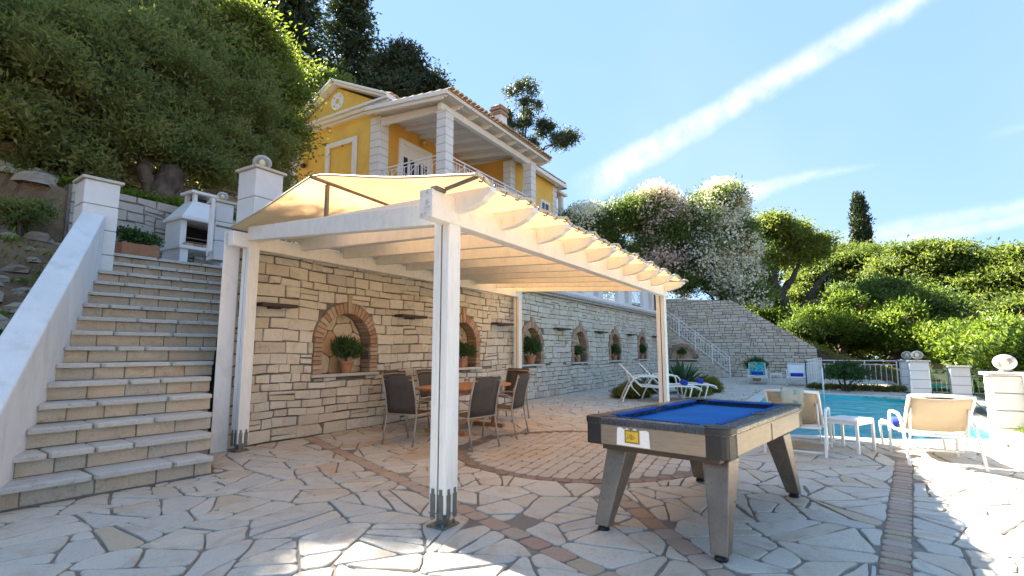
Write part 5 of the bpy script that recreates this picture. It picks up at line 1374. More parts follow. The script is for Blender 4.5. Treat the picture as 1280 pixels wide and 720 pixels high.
# cypress
cy_ = (73, -4.6, 2)
cyb = [(73,-4.6,6+i*1.45,1.05-.016*abs(i-3)**1.6,1.05-.016*abs(i-3)**1.6,1.5) for i in range(9)]+[(73,-4.6,18.8,.5,.5,1.4)]
tree('cypress_tree', 'narrow dark cypress spire above the wood', 'tree', cy_, [([(73,-4.6,1),(73,-4.6,9),(73,-4.6,18)], .3, .08)], cyb, 'cyp', 'darkbark', None, density=22, per=40, rc=.34, L=.45, W=.16, sats=0, inner=.75, up=1.6, flatten=1.2)
# bright garden shrubs below the wood
def shrub(label, base, blobs, leaf='yel', flowers=0, size=.1, white=0, cat='shrub', name='garden_shrub', group='garden shrubs beyond the pool', **kw):
    t_ = thing(name, label, cat, base, group)
    trunk_mesh([([Vector(base)-Vector((0,0,.2)), Vector(base).lerp(Vector(q[:3]), .5)+Vector((.05,.05,0)), q[:3]], .05, .012) for q in blobs], MT['bark'], t_, 'stems')
    kk = dict(density=16, per=55, rc=.42, L=.20, W=.07, inner=.5, up=.5, outward=.5); kk.update(kw)
    foliage('foliage', blobs, LEAF[leaf], t_, base, **kk)
    if flowers: blossoms('pink_blossoms', blobs, LEAF['mag'], t_, base, flowers, size, 7, .09)
    if white: blossoms('white_blossoms', blobs, LEAF['white'], t_, base, white, size*.8, 6, .12)
    return t_
shrub('yellow green shrub at the foot of the twisted tree', (35.4,3.3,2.4), [(35.4,3.4,3.8,.9,.9,1.0),(35.2,2.9,3.2,.8,.8,.8)])
shrub('tall leafy shrub with a few magenta flowers behind the fence bush', (34.6,-.8,1.0), [(34.8,-.4,2.9,1.3,1.2,1.3),(34.4,-1.6,2.5,1.2,1.1,1.2),(34.9,.5,3.0,1.0,1.0,1.0),(35.2,-1.0,3.9,1.0,1.0,.9)], flowers=14)
shrub('yellow green shrub with red blossom behind the twin lamp pillars', (34.2,-3.4,.6), [(34.2,-3.0,2.2,1.2,1.1,1.2),(34.0,-4.2,1.8,1.1,1.1,1.1),(34.6,-3.4,3.2,1.0,1.0,.9)], flowers=12)
shrub('spreading shrub with white and magenta blossom right of the twin pillars', (33.0,-5.8,.2), [(33.2,-5.4,1.6,1.2,1.1,1.1),(32.6,-6.6,1.6,1.2,1.1,1.1),(33.4,-7.4,1.9,1.1,1.1,1.1)], flowers=16, white=40)
shrub('lime green shrub behind the glass fence panels', (27.0,-5.2,-.4), [(27.2,-4.8,1.0,.9,.9,1.0),(26.8,-5.8,1.0,.9,.9,1.0),(26.4,-6.6,.9,.9,.9,.9)], flowers=6)
shrub('lime green shrub behind the big globe lamp at the right edge', (20.6,-5.6,-.6), [(20.8,-5.2,.9,.8,.8,.9),(20.2,-6.0,1.0,.8,.8,.9),(19.6,-6.6,.9,.8,.8,.9),(21.4,-4.8,.8,.7,.7,.7)], white=10)
shrub('broad dark leaved shrub filling the gap below the spreading tree', (36.5,-9.6,-.2), [(36.6,-8.8,1.7,1.5,1.4,1.3),(36.0,-10.4,1.6,1.5,1.4,1.3),(35.0,-11.8,1.3,1.4,1.3,1.2)], leaf='ole', flowers=8)
shrub('low shrub on the dry slope below the twisted tree', (33.5,.9,1.6), [(33.6,.6,2.3,.6,.6,.6),(33.8,1.2,2.5,.6,.6,.5)], leaf='ole')
shrub('dense shrubs closing the view under the wood', (42,-4.5,.4), [(42,-2.4,2.0,1.6,1.5,1.5),(41.6,-4.6,1.8,1.6,1.6,1.5),(41.4,-6.8,1.4,1.6,1.6,1.4),(42,.2,2.6,1.6,1.5,1.5),(41,-9.0,1.2,1.6,1.6,1.4),(43,2.4,3.4,1.6,1.5,1.5)], name='dense_shrubs')
shrub('long bank of yellow green shrubs on the slope behind the pool fence', (37,-2.2,.8), [(37.2,-1.0,2.0,1.1,1.1,1.1),(36.8,-2.6,1.7,1.1,1.1,1.1),(36.6,-4.4,1.4,1.2,1.2,1.1),(37.4,.6,2.4,1.0,1.0,1.0),(36.2,-6.2,1.2,1.2,1.2,1.1),(35.6,-7.8,1.0,1.2,1.2,1.1)], flowers=10)
fb_ = shrub('round green bush standing in front of the white pool fence', (20.2,-.55,0), [(20.2,-.3,.50,.42,.40,.34),(20.2,-.85,.48,.42,.40,.34),(20.3,-.55,.62,.40,.40,.30)], leaf='ros', density=60, per=36, rc=.14, L=.09, W=.035, group=None, name='fence_bush', cat='bush')
hg = thing('low_hedge', 'low clipped hedge strip along the foot of the pool fence', 'hedge', (20.9,-.8,0))
foliage('foliage', [(20.75,.4-.24*i,.07,.16,.16,.12) for i in range(11)], LEAF['heath'], hg, (20.9,-.8,0), density=420, per=20, rc=.06, L=.06, W=.025, inner=.6)
# ground plants
def strap_plant(label, base, n, h, r, name='agave_plant', w_=.09):
    t_ = thing(name, label, 'plant', base); 
    for i in range(n):
        a = random.uniform(0, 6.28); f = random.random(); hh = h*random.uniform(.65, 1.05)*(1-.35*f); rr_ = r*(.25+.85*f)
        b = Vector(base)+Vector((math.cos(a)*.08, math.sin(a)*.08, 0)); m_ = MB(); side = Vector((-math.sin(a), math.cos(a), 0)); k = 7
        for j in range(k+1):
            t = j/k; c = b+Vector((math.cos(a)*rr_*t**1.5, math.sin(a)*rr_*t**1.5, hh*(t-.28*f*t*t))); ww = w_*math.sin(PI*min(.97, .12+t*.86))*(1 if t < .9 else .6)
            dn = Vector((math.cos(a), math.sin(a), 0))*ww*.35
            m_.v += [tuple(c-side*ww), tuple(c-dn*.6-Vector((0,0,ww*.3))), tuple(c+side*ww)]
        for j in range(k): o = j*3; m_.f += [(o,o+1,o+4,o+3),(o+1,o+2,o+5,o+4)]
        m_.build('leaf', LEAF['agave'], t_, smooth=True)
    return t_
strap_plant('clump of broad grey green strap leaves behind the heather mounds', (16.9,3.95,0), 80, 1.2, .95)
strap_plant('smaller strap leaved clump at the left of the big one', (16.1,4.6,0), 34, .85, .7)
for (bx, by, rx, ry, h_, lab) in [(14.6,4.75,.75,.45,.42,'dark green heather mound left of the reclining loungers'),(16.2,3.35,.62,.4,.36,'rusty heather mound in front of the strap leaved plant'),(17.6,3.45,.75,.45,.48,'larger olive green heather mound right of the strap leaved plant')]:
    ht = thing('heather_mound', lab, 'plant', (bx, by, 0), 'heather mounds on the terrace')
    foliage('foliage', [(bx,by,.02,rx,ry,h_)], LEAF['heath'], ht, (bx,by,0), density=420, per=26, rc=.10, L=.085, W=.022, inner=.5, up=1.2)
gc = thing('ground_cover', 'bright green leafy ground cover along the barbecue wall top', 'plant', (5.6,12.7,4.4))
foliage('foliage', [(4.0+.35*i,12.55+.12*math.sin(i*2.),4.50+.05*math.sin(i*3.1),.3,.3,.22) for i in range(12)], LEAF['yel'], gc, (5.6,12.7,4.4), density=90, per=26, rc=.12, L=.10, W=.05, inner=.3)
gsb = shrub('small grey green shrub on the bare slope above the parapet', (2.95,11.65,3.3), [(2.9,11.6,3.62,.26,.26,.2),(3.15,11.9,3.75,.25,.2,.2)], leaf='olive', density=90, per=30, rc=.12, L=.10, W=.035, group=None, name='slope_shrub')
# pots in the niches
def potted(label, c, s, bush=.30, group='potted shrubs in the wall niches'):
    t_ = thing('potted_shrub', label, 'potted plant', c, group)
    MB().lathe([(0,0),(.085*s,0),(.12*s,.16*s),(.135*s,.17*s),(.135*s,.21*s),(.115*s,.21*s),(.11*s,.18*s),(0,.18*s)], 18, c).build('pot', MT['terracotta'], t_, smooth=False)
    b = Vector(c); bl = [(b.x-.10*s,b.y,b.z+.40*s,bush*.6*s,.2*s,bush*.75*s),(b.x+.12*s,b.y,b.z+.37*s,bush*.6*s,.2*s,bush*.7*s)]
    trunk_mesh([([b+Vector((0,0,.15*s)), b+Vector((0,0,.25*s)), q[:3]], .02*s, .008*s) for q in bl], MT['bark'], t_, 'stems')
    foliage('foliage', bl, LEAF['ros'], t_, c, density=260, per=20, rc=.085*s, L=.10*s, W=.018*s, inner=.3, up=1.9, outward=.7)
labs = ['potted rosemary shrub in the nearest arched niche left of the front pergola post', 'potted shrub in the niche hidden behind the front pergola post', 'full round potted shrub in the first niche beyond the pergola', 'low potted shrub in the second niche beyond the pergola', 'potted shrub in the third niche beyond the pergola', 'potted shrub in the last visible niche of the long wall']
for c, lab, sc_ in zip(NU, labs, (.95, .95, 1.15, .85, .95, 1.0)): potted(lab, (c+.04 if sc_ != .85 else c-.12, WV+.03, SILL), sc_)
potted('leafy potted plant standing at the far wall behind the turquoise draped lounger', (24.75, 2.58, 0), 1.7, .22, group=None)
potted('small potted ball plant in the low arch under the far stairs', (SU-.13, NC[0]-.02, NC[2]), .85, group=None)
# loose stones on the slope
MT['rock'] = stone_mat('slope_rock', [(0,(.25,.20,.15)),(.5,(.34,.29,.23)),(1,(.42,.37,.30))], stain=(.2,.13,.08), dark=(.1,.09,.07), dark_amt=.5, rough=.9, b=.8)
rk = MB()
for i in range(420):
    v = random.uniform(6.5, 15); n = 1+(v-5.85)/.3; u = 1.57+.15*(n-1)-random.uniform(.5, 4.5)
    r = random.choice((.04, .06, .08, .12, .18))*random.uniform(.7, 1.3); z = terrain_h(u, v); o = len(rk.v)
    ph = [[random.uniform(.7, 1.2) for _ in range(6)] for _ in range(3)]
    for ri, (rr_, zz) in enumerate(((1, -.3), (.95, .25), (.5, .62))):
        for j in range(6): a = PI*j/3+ri*.3; rk.v.append((u+r*rr_*ph[ri][j]*math.cos(a)*1.3, v+r*rr_*ph[ri][j]*math.sin(a), z+r*zz))
    for ri in range(2):
        for j in range(6): rk.f.append((o+ri*6+j, o+ri*6+(j+1) % 6, o+ri*6+6+(j+1) % 6, o+ri*6+6+j))
    rk.f.append(tuple(o+12+j for j in range(6)))
rk.build('slope_stones', MT['rock'], None, kind='stuff')
# dry grass tufts and leaf litter on the slopes
def scatter(name, pts, m, L, W, up=1.2, per=14, sp=.12):
    P = np.array(pts); k = len(P); ci = np.repeat(np.arange(k), per); n = len(ci)
    Q = P[ci]+rng.normal(size=(n, 3))*np.array([sp, sp, .02])+np.array([0, 0, L*.3])
    D = unit(rng.normal(size=(n, 3))*.6+np.array([0, 0, up])); S_ = unit(np.cross(D, rng.normal(size=(n, 3))))
    leaf_mesh(name, Q, D, S_, L*(.5+rng.random(n)), W*(.6+.8*rng.random(n)), np.clip(rng.random(k)[ci]*.7+rng.random(n)*.3, 0, 1), m, None, (0,0,0), kind='stuff')
pts = []
for i in range(2600):
    v = random.uniform(6.2, 17); n = 1+(v-5.85)/.3; u = 1.57+.15*(n-1)-random.uniform(.45, 5.5)
    if math.sin(u*1.9+.6)*math.cos(v*1.3)+random.gauss(0, .5) > .35: pts.append((u, v, terrain_h(u, v)))
scatter('slope_weeds', pts, LEAF['yel'], .11, .03, per=16)
pts = [(u, v, terrain_h(u, v)) for u, v in ((random.uniform(29.2, 44), random.uniform(-4, 5.5)) for _ in range(3600))]
scatter('dry_grass', pts, LEAF['grass'], .22, .035, per=18, sp=.25)
pts = [(u, v, terrain_h(u, v)) for u, v in ((random.uniform(8, 30), random.uniform(-9, -2.75)) for _ in range(2600))]
scatter('garden_grass', pts, LEAF['yel'], .22, .05, per=18, sp=.25)

# ------------------------------------------------------------------ pool
pl = thing('swimming_pool', 'turquoise swimming pool with pale stone coping at the right', 'pool', (14.5, 0, 0))
PW = [Vector((x, y, 0)) for x, y in POOL]; np_ = len(PW); dz = -1.35; ba = MB()
for i in range(np_):
    a, b = PW[i], PW[(i+1) % np_]; ba.add([(a.x,a.y,-.03),(b.x,b.y,-.03),(b.x,b.y,dz),(a.x,a.y,dz)], [(0,1,2,3)])
ba.add([(p.x, p.y, dz) for p in PW], [tuple(range(np_))]); ba.build('basin', MT['pooltile'], pl)
wt_ = MB(); cxp, cyp = cent(POOL)
wt_.add([(cxp+(p.x-cxp)*.9995, cyp+(p.y-cyp)*.9995, -.11) for p in PW], [tuple(range(np_))]); wt_.build('water', MT['water'], None, kind='structure')
def off_pt(i, d):                                # mitred offset of a pool corner
    p, a, b = PW[i], PW[i-1], PW[(i+1) % np_]
    n1 = pool_lines[i-1][:2]; n2 = pool_lines[i][:2]
    det = n1[0]*n2[1]-n1[1]*n2[0]
    if abs(det) < .05: return Vector((p.x+n1[0]*d, p.y+n1[1]*d, 0))
    c1 = n1[0]*p.x+n1[1]*p.y+d; c2 = n2[0]*p.x+n2[1]*p.y+d
    return Vector(((c1*n2[1]-c2*n1[1])/det, (n1[0]*c2-n2[0]*c1)/det, 0))
for i in range(np_):
    a, b = PW[i], PW[(i+1) % np_]; A, B = off_pt(i, .33), off_pt((i+1) % np_, .33); L = (b-a).length; n = max(1, int(L/.55))
    for k in range(n):
        t0, t1 = k/n+.005/L, (k+1)/n-.005/L; z_ = random.uniform(.004, .010)
        q = [a.lerp(b, t0), a.lerp(b, t1), A.lerp(B, t1), A.lerp(B, t0)]
        MB().prism([(p.x, p.y, -.05) for p in (q if area([(p.x, p.y) for p in q]) > 0 else q[::-1])], (0, 0, .05+z_)).build('coping_stone', MT['coping'], pl, bevel=.008, seg=1)
lad = thing('pool_ladder', 'slim white pool handrail standing at the far edge of the pool', 'handrail', (18.85, .1, 0))
for y in (.1, .62):
    if y > .3: continue
    MB().tube([(19.0,y,-.0),(19.0,y,.62),(18.95,y,.75),(18.82,y,.78),(18.6,y,.70),(18.5,y,.45),(18.5,y,-.6)], .022, 8).build('handrail', MT['iron'], lad, smooth=True)
# strip of paving on the far and right side of the pool is part of the patio; pillars, glass and fences
block_pillar('lamp_pillar', 'big sunlit white block pillar with globe lamp at the right edge', (10.14, -2.23), .42, 0, .97, 4, group='white block pillars')
globe_lamp((10.14, -2.23, 1.015), .135, 'big globe lamp on the right edge pillar')
block_pillar('lamp_pillar', 'farther of the twin white pillars where the pool fence ends', (21.0, -2.28), .40, 0, .98, 4, group='white block pillars')
globe_lamp((21.0, -2.28, 1.02), .15, 'globe lamp on the farther twin pillar beside the pool fence')
block_pillar('lamp_pillar', 'nearer of the twin white pillars beside the green glass panel', (18.98, -2.30), .44, 0, 1.0, 4, group='white block pillars')
globe_lamp((18.98, -2.30, 1.04), .15, 'globe lamp on the nearer twin pillar beside the green glass')
def glass_panel(label, a, b, h):
    t_ = thing('glass_screen', label, 'glass screen', (*a, -.1), 'green glass panels by the pool')
    MB().bar((a[0], a[1], h/2-.1), (b[0], b[1], h/2-.1), .014, h+.2).build('pane', MT['glass'], t_)
    MB().bar((a[0], a[1], -.04), (b[0], b[1], -.04), .05, .10).build('channel', MT['zinc'], t_)
glass_panel('green tinted glass panel between the nearer twin pillar and the plain white pillar', (18.9, -2.54), (18.85, -2.94), .92)
block_pillar('glass_post', 'plain white block pillar between two green glass panels', (18.8, -3.16), .42, -.1, .86, 4, group='white block pillars')
glass_panel('second green glass panel right of the plain white pillar', (18.7, -3.39), (18.6, -3.95), .82)
glass_panel('glass panel beside the right corner of the pool', (14.6, -2.68), (10.45, -2.50), .38)
railing('pool_fence', 'white iron fence with crossed panels behind the pool', [(21.6, .62, 0), (21.6, -2.05, 0)], .98, sp=.14)
railing('pool_fence', 'short return of the white pool fence beside the far wall', [(28.2, .15, 0), (21.6, .62, 0)], .98, xm=False, sp=.3)
railing('pool_fence', 'low white iron fence seen through the right hand glass panel', [(22.2, -3.0, -.2), (22.2, -6.2, -.3)], .9, xm=False)
railing('planter_railing', 'white iron railing right of the big globe lamp pillar', [(9.9, -2.36, .2), (6.5, -2.50, .2)], .78, sp=.16)
pt = thing('planter', 'low cream rendered planter wall at the right edge below the railing', 'planter', (8.5, -2.3, 0))
MB().box((8.25, -2.19, .09), (3.3, .12, .24)).build('planter_wall', MT['planter'], pt, bevel=.01)
MB().box((8.25, -2.62, .07), (3.3, .74, .16)).build('planter_soil', MT['soil'], pt)
pp_ = thing('planter_plants', 'small yellow green plants growing in the cream planter', 'plant', (8.5, -2.45, .15))
foliage('foliage', [(9.6-.3*i, -2.42, .18, .2, .14, .16) for i in range(10)], LEAF['yel'], pp_, (8.5, -2.45, .15), density=160, per=22, rc=.08, L=.09, W=.04, inner=.3)

# ------------------------------------------------------------------ furniture prototypes (built at the origin, facing +X)
def make_chair(label):
    t_ = thing('garden_chair', label, 'chair', (0,0,0), 'dining chairs round the wooden table')
    w_ = .27
    for s in (-1, 1):
        y = s*w_
        MB().tube([(-.30,y,0),(-.25,y,.22),(-.215,y,.42),(-.25,y,.66),(-.33,y,.95)], .0135, 8).build('rear_leg', MT['chairframe'], t_, smooth=True)
        MB().tube([(.27,y,0),(.245,y,.22),(.22,y,.43)], .0135, 8).build('front_leg', MT['chairframe'], t_, smooth=True)
        a = MB(); a.tube([(-.235,y,.60),(-.10,y+s*.012,.645),(.10,y+s*.015,.64),(.22,y+s*.012,.62),(.245,y+s*.008,.585),(.235,y,.43)], .0125, 8)
        a.box((.02, y+s*.014, .655), (.36, .045, .014)); a.build('armrest', MT['chairframe'], t_, smooth=False)
    f_ = MB()
    f_.tube([(-.215,-w_,.42),(-.215,w_,.42)], .012, 8); f_.tube([(.225,-w_,.435),(.225,w_,.435)], .012, 8)
    for s in (-1, 1): f_.tube([(-.215,s*w_,.42),(.225,s*w_,.435)], .012, 8)
    f_.build('seat_frame', MT['chairframe'], t_, smooth=True)
    MB().tube([(-.318,-w_,.915),(-.325,0,.925),(-.318,w_,.915)], .011, 8).build('top_rail', MT['chairframe'], t_, smooth=True)
    m_ = MB(); n = 8
    for i in range(n+1):
        x = lerp(-.20, .225, i/n)
        for j in range(5): y = lerp(-w_+.012, w_-.012, j/4); m_.v.append((x, y, .432+.012*(i/n)-.022*math.sin(PI*i/n)*math.sin(PI*j/4)))
    for i in range(n):
        for j in range(4): m_.f.append((i*5+j, (i+1)*5+j, (i+1)*5+j+1, i*5+j+1))
    o = m_.build('seat', MT['chairmesh'], t_, smooth=True); q = o.modifiers.new('thick', 'SOLIDIFY'); q.thickness = .006
    m_ = MB(); pr_ = [(-.215,.44),(-.232,.55),(-.25,.66),(-.288,.80),(-.336,.965)]
    for (x, z) in pr_:
        for j in range(5): y = lerp(-w_+.010, w_-.010, j/4); m_.v.append((x-.025*math.sin(PI*j/4), y, z))
    for i in range(4):
        for j in range(4): m_.f.append((i*5+j, (i+1)*5+j, (i+1)*5+j+1, i*5+j+1))
    o = m_.build('backrest', MT['chairmesh'], t_, smooth=True); q = o.modifiers.new('thick', 'SOLIDIFY'); q.thickness = .006
    return t_
c0 = make_chair('brown mesh garden chair at the left end of the table, back to the stairs')
spots = [(5.78, 5.22, R(3), None), (5.95, 4.28, R(82), 'brown mesh garden chair nearest the camera, right of the front pergola post'), (7.02, 4.38, R(100), 'brown mesh garden chair on the near side of the table, nearest the paved circle'),
         (6.75, 6.20, R(-92), 'brown mesh garden chair by the wall, just behind the left end chair'), (7.62, 6.22, R(-88), 'brown mesh garden chair by the wall, half hidden by the front pergola post'), (8.72, 5.35, R(176), 'brown mesh garden chair at the right end of the table facing the stairs')]
for i, (x, y, rz_, lab) in enumerate(spots):
    if i == 0: c0.location = (x, y, .004); c0.rotation_euler = (0, 0, rz_)
    else: dup(c0, (x, y, .004), rz_, lab)
# oval wooden table
tb_ = thing('dining_table', 'oval slatted wooden dining table under the pergola', 'table', (7.2, 5.27, 0)); tx, ty = 7.2, 5.27
a_, b_ = 1.05, .55
def oval(y): return a_*(max(0, 1-abs(y/b_)**2.4))**(1/2.4)
for i in range(11):
    y0_ = -b_+.05*2*i*1.0; y0_ = -b_+i*(2*b_/11)+.004; y1_ = y0_+2*b_/11-.008
    x0_, x1_ = oval(y0_), oval(y1_); ym = (y0_+y1_)/2; xm = oval(ym)
    MB().prism([(tx-x0_, ty+y0_, .715), (tx+x0_, ty+y0_, .715), (tx+xm, ty+ym, .715), (tx+x1_, ty+y1_, .715), (tx-x1_, ty+y1_, .715), (tx-xm, ty+ym, .715)], (0, 0, .028)).build('slat', MT['teak'], tb_)
ap = MB(); n = 36
for i in range(n):
    t0, t1 = 2*PI*i/n, 2*PI*(i+1)/n
    ap.bar((tx+.90*math.cos(t0), ty+.44*math.sin(t0), .675), (tx+.90*math.cos(t1), ty+.44*math.sin(t1), .675), .025, .075)
ap.build('apron', MT['teak'], tb_)
for sx in (-1, 1):
    for sy in (-1, 1):
        MB().box((tx+sx*.55, ty+sy*.20, .37), (.075, .075, .68)).build('leg', MT['teak'], tb_, bevel=.006)
    MB().box((tx+sx*.55, ty, .035), (.08, .82, .06)).build('foot', MT['teak'], tb_, bevel=.008)
    MB().box((tx+sx*.55, ty, .60), (.05, .36, .09)).build('crossbar', MT['teak'], tb_, bevel=.006)
MB().box((tx, ty, .14), (1.1, .05, .06)).build('stretcher', MT['teak'], tb_, bevel=.006)

def make_lounger(label, sling, group, low=.0):
    """reclining sun chair with looped arms, facing +X"""
    t_ = thing('sun_lounger', label, 'sun lounger', (0,0,0), group); W_ = .30; fr_ = MT['alu']
    B = [(-.38,.80),(-.30,.72),(.0,.385),(.06,.345)]                       # back, from the top down
    Sx = [(.06,.345),(.45,.315),(.85,.35),(1.22,.335)]
    for s in (-1, 1):
        y = s*W_
        MB().tube([(x, y, z) for x, z in B], .019, 8).build('back_rail', fr_, t_, smooth=True)
        MB().tube([(x, y, z) for x, z in Sx]+[(1.30,y,.30),(1.32,y,.25)], .019, 8).build('seat_rail', fr_, t_, smooth=True)
        q = s*(W_+.045)
        # arm loop: rear leg - arm - front leg in one flat bar
        m_ = MB(); pts = [(-.36,q,.0),(-.30,q,.16),(-.20,q,.36),(-.10,q,.505),(.02,q,.555),(.28,q,.555),(.44,q,.535),(.50,q,.47),(.52,q,.35),(.56,q,.0)]
        for a, b in zip(pts, pts[1:]): m_.bar(a, b, .032, .03, up=(0,1,0), ext=.004)
        m_.build('arm', fr_, t_, bevel=.006)
        m_ = MB(); pts = [(1.12,q,.33),(1.06,q,.12),(1.02,q,.0)]
        for a, b in zip(pts, pts[1:]): m_.bar(a, b, .03, .028, up=(0,1,0), ext=.004)
        m_.build('foot_leg', fr_, t_, bevel=.006)
    c_ = MB()
    c_.tube([(B[0][0], -W_, B[0][1]), (B[0][0]-.01, 0, B[0][1]+.012), (B[0][0], W_, B[0][1])], .019, 8)
    c_.build('head_rail', fr_, t_, smooth=True)
    for x, z, e in ((-.33,.05,.045),(.54,.05,.045),(-.22,.34,.0),(1.30,.27,.0),(.06,.335,.045),(1.10,.30,.045)):
        MB().tube([(x, -W_-e, z), (x, W_+e, z)], .015, 8).build('crossbar', fr_, t_, smooth=True)
    MB().tube([(-.26,-W_+.03,.655),(-.13,-W_+.03,.30),(.02,-W_+.03,.14),(.02,W_-.03,.14),(-.13,W_-.03,.30),(-.26,W_-.03,.655)], .012, 8).build('back_support', fr_, t_, smooth=True)
    def sheet(prof, nm):
        m_ = MB(); n = 6
        for x, z in prof:
            for j in range(n+1): m_.v.append((x-.0, lerp(-W_+.005, W_-.005, j/n), z-.018*math.sin(PI*j/n)))
        for i in range(len(prof)-1):
            for j in range(n): m_.f.append((i*(n+1)+j, (i+1)*(n+1)+j, (i+1)*(n+1)+j+1, i*(n+1)+j+1))
        o = m_.build(nm, sling, t_, smooth=True); q = o.modifiers.new('thick', 'SOLIDIFY'); q.thickness = .006
    sheet([(-.365,.785),(-.30,.715),(-.2,.60),(-.1,.49),(.0,.38)], 'back_sling')
    sheet([(.07,.345),(.25,.325),(.45,.315),(.65,.33),(.85,.35),(1.05,.345),(1.24,.335)], 'seat_sling')
    return t_
g1 = 'cream sun loungers at the pool edge'
l2 = make_lounger('cream sling sun lounger facing the pool, nearest the big globe lamp pillar', MT['sling'], g1)
l2.location = (8.02, -1.07, .004); l2.rotation_euler = (0, 0, R(6))
l1 = dup(l2, (7.98, .38, .004), R(-4), 'cream sling sun lounger behind the billiard table with a printed towel on its back')
g2 = 'reclining loungers in front of the heather'
l3 = dup(l2, (13.55, 4.30, .004), R(-68), 'reclining lounger in front of the heather, the left of the pair'); l3['group'] = g2
l4 = dup(l2, (14.55, 4.10, .004), R(-68), 'reclining lounger in front of the heather, the right of the pair'); l4['group'] = g2
l3.scale = l4.scale = (1.18, 1.1, 1.18)
g3 = 'white loungers at the far wall'
l5 = make_lounger('white sling lounger beside the pool fence at the far wall with a blue rolled towel', MT['whitesling'], g3)
l5.location = (23.2, .98, .004); l5.rotation_euler = (0, 0, R(180+2))
l6 = dup(l5, (23.5, 2.42, .004), R(180+6), 'white lounger draped in a turquoise printed towel at the far wall'); l6['label'] = 'white lounger draped in a turquoise printed towel at the far wall'
def drape(label, root, prof, hw, y0, mat, name='towel'):
    """a towel laid over a lounger: follows its profile in the lounger's own frame"""
    t_ = MB(); n = 6; M_ = Matrix.Rotation(root.rotation_euler[2], 4, 'Z')
    for i, (x, z) in enumerate(prof):
        for j in range(n+1):
            p = M_ @ Vector((x, y0+lerp(-hw, hw, j/n), z+.004*math.sin(j*2+i)))+root.location; t_.v.append(tuple(p))
    for i in range(len(prof)-1):
        for j in range(n): t_.f.append((i*(n+1)+j, (i+1)*(n+1)+j, (i+1)*(n+1)+j+1, i*(n+1)+j+1))
    o = t_.build(name, mat, None, smooth=True); q = o.modifiers.new('thick', 'SOLIDIFY'); q.thickness = .012; q.offset = 1
    tag(o, label, 'towel'); return o
drape('turquoise tropical print towel hanging over the far white lounger', l6, [(-.43,.55),(-.42,.70),(-.405,.815),(-.37,.832),(-.28,.725),(-.1,.525),(.02,.40),(.2,.352),(.4,.34)], .29, 0, MT['tropic'])
drape('tropical print towel hanging down the side of the lounger behind the billiard table', l1, [(-.46,.62),(-.43,.73),(-.405,.815),(-.37,.832),(-.28,.725),(-.1,.525),(.02,.40),(.2,.352),(.55,.34)], .13, -.02, MT['paleprint'])
def roll(label, p, ang, L=.40, r=.062):
    m_ = MB(); d = Vector((math.cos(ang), math.sin(ang), 0)); c = Vector(p)
    m_.tube([c-d*L/2, c-d*L/2*.98, c-d*L*.2, c+d*L*.2, c+d*L/2*.98, c+d*L/2], [r*.80, r, r*1.02, r, r*1.0, r*.8], 14)
    o = m_.build('rolled_towel', MT['bluetowel'], None, smooth=True); tag(o, label, 'towel', 'blue rolled towels on the loungers'); return o
def on(root, x, y, z): return Matrix.Rotation(root.rotation_euler[2], 4, 'Z') @ Vector((x*root.scale[0], y*root.scale[1], z*root.scale[2]))+root.location
roll('blue rolled towel on the white lounger beside the pool fence', on(l5, .30, 0, .39), l5.rotation_euler[2]+PI/2, .44, .07)
roll('blue rolled towel on the turquoise draped lounger', on(l6, .30, 0, .415), l6.rotation_euler[2]+PI/2, .44, .07)
roll('blue rolled towel on the foot of the left reclining lounger', on(l3, 1.0, 0, .415), l3.rotation_euler[2]+PI/2, .46, .07)
roll('blue rolled towel on the foot of the right reclining lounger', on(l4, 1.0, 0, .415), l4.rotation_euler[2]+PI/2, .46, .07)
roll('blue rolled towel on the seat of the lounger nearest the globe lamp pillar', on(l2, .62, .12, .39), l2.rotation_euler[2]+PI/2, .36, .06)
def side_table(label, c, ang, w_=.48, d_=.42, h=.42):
    t_ = thing('side_table', label, 'side table', (0,0,0), 'small white side tables')
    MB().box((0,0,h-.012), (w_, d_, .024)).build('table_top', MT['alu'], t_, bevel=.006)
    for sx in (-1, 1):
        for sy in (-1, 1): MB().box((sx*(w_/2-.02), sy*(d_/2-.02), (h-.026)/2), (.036, .036, h-.026)).build('leg', MT['alu'], t_, bevel=.004)
    f_ = MB()
    for s in (-1, 1): f_.box((0, s*(d_/2-.02), h-.045), (w_-.08, .02, .04)); f_.box((s*(w_/2-.02), 0, h-.045), (.02, d_-.08, .04))
    f_.build('frame', MT['alu'], t_)
    t_.location = (*c, .004); t_.rotation_euler = (0, 0, ang)
side_table('small white side table between the two cream loungers', (8.42, -.22), R(-25), .50, .42)
side_table('small white side table between the two far white loungers', (23.0, 1.70), R(3), .45, .42)

# ------------------------------------------------------------------ billiard table (local frame: +X along its length)
bt_ = thing('billiard_table', 'worn blue clothed billiard table with splayed grey legs and a gold badge', 'billiard table', (0,0,0))
L_, W_, Ht = 2.06, 1.08, .827; hx, hy = L_/2, W_/2
def rrect(hx, hy, r, n=5):
    o = []
    for cx_, cy_, a0 in ((hx-r, hy-r, 0), (-hx+r, hy-r, PI/2), (-hx+r, -hy+r, PI), (hx-r, -hy+r, 1.5*PI)):
        for i in range(n+1): a = a0+PI/2*i/n; o.append((cx_+r*math.cos(a), cy_+r*math.sin(a)))
    return o
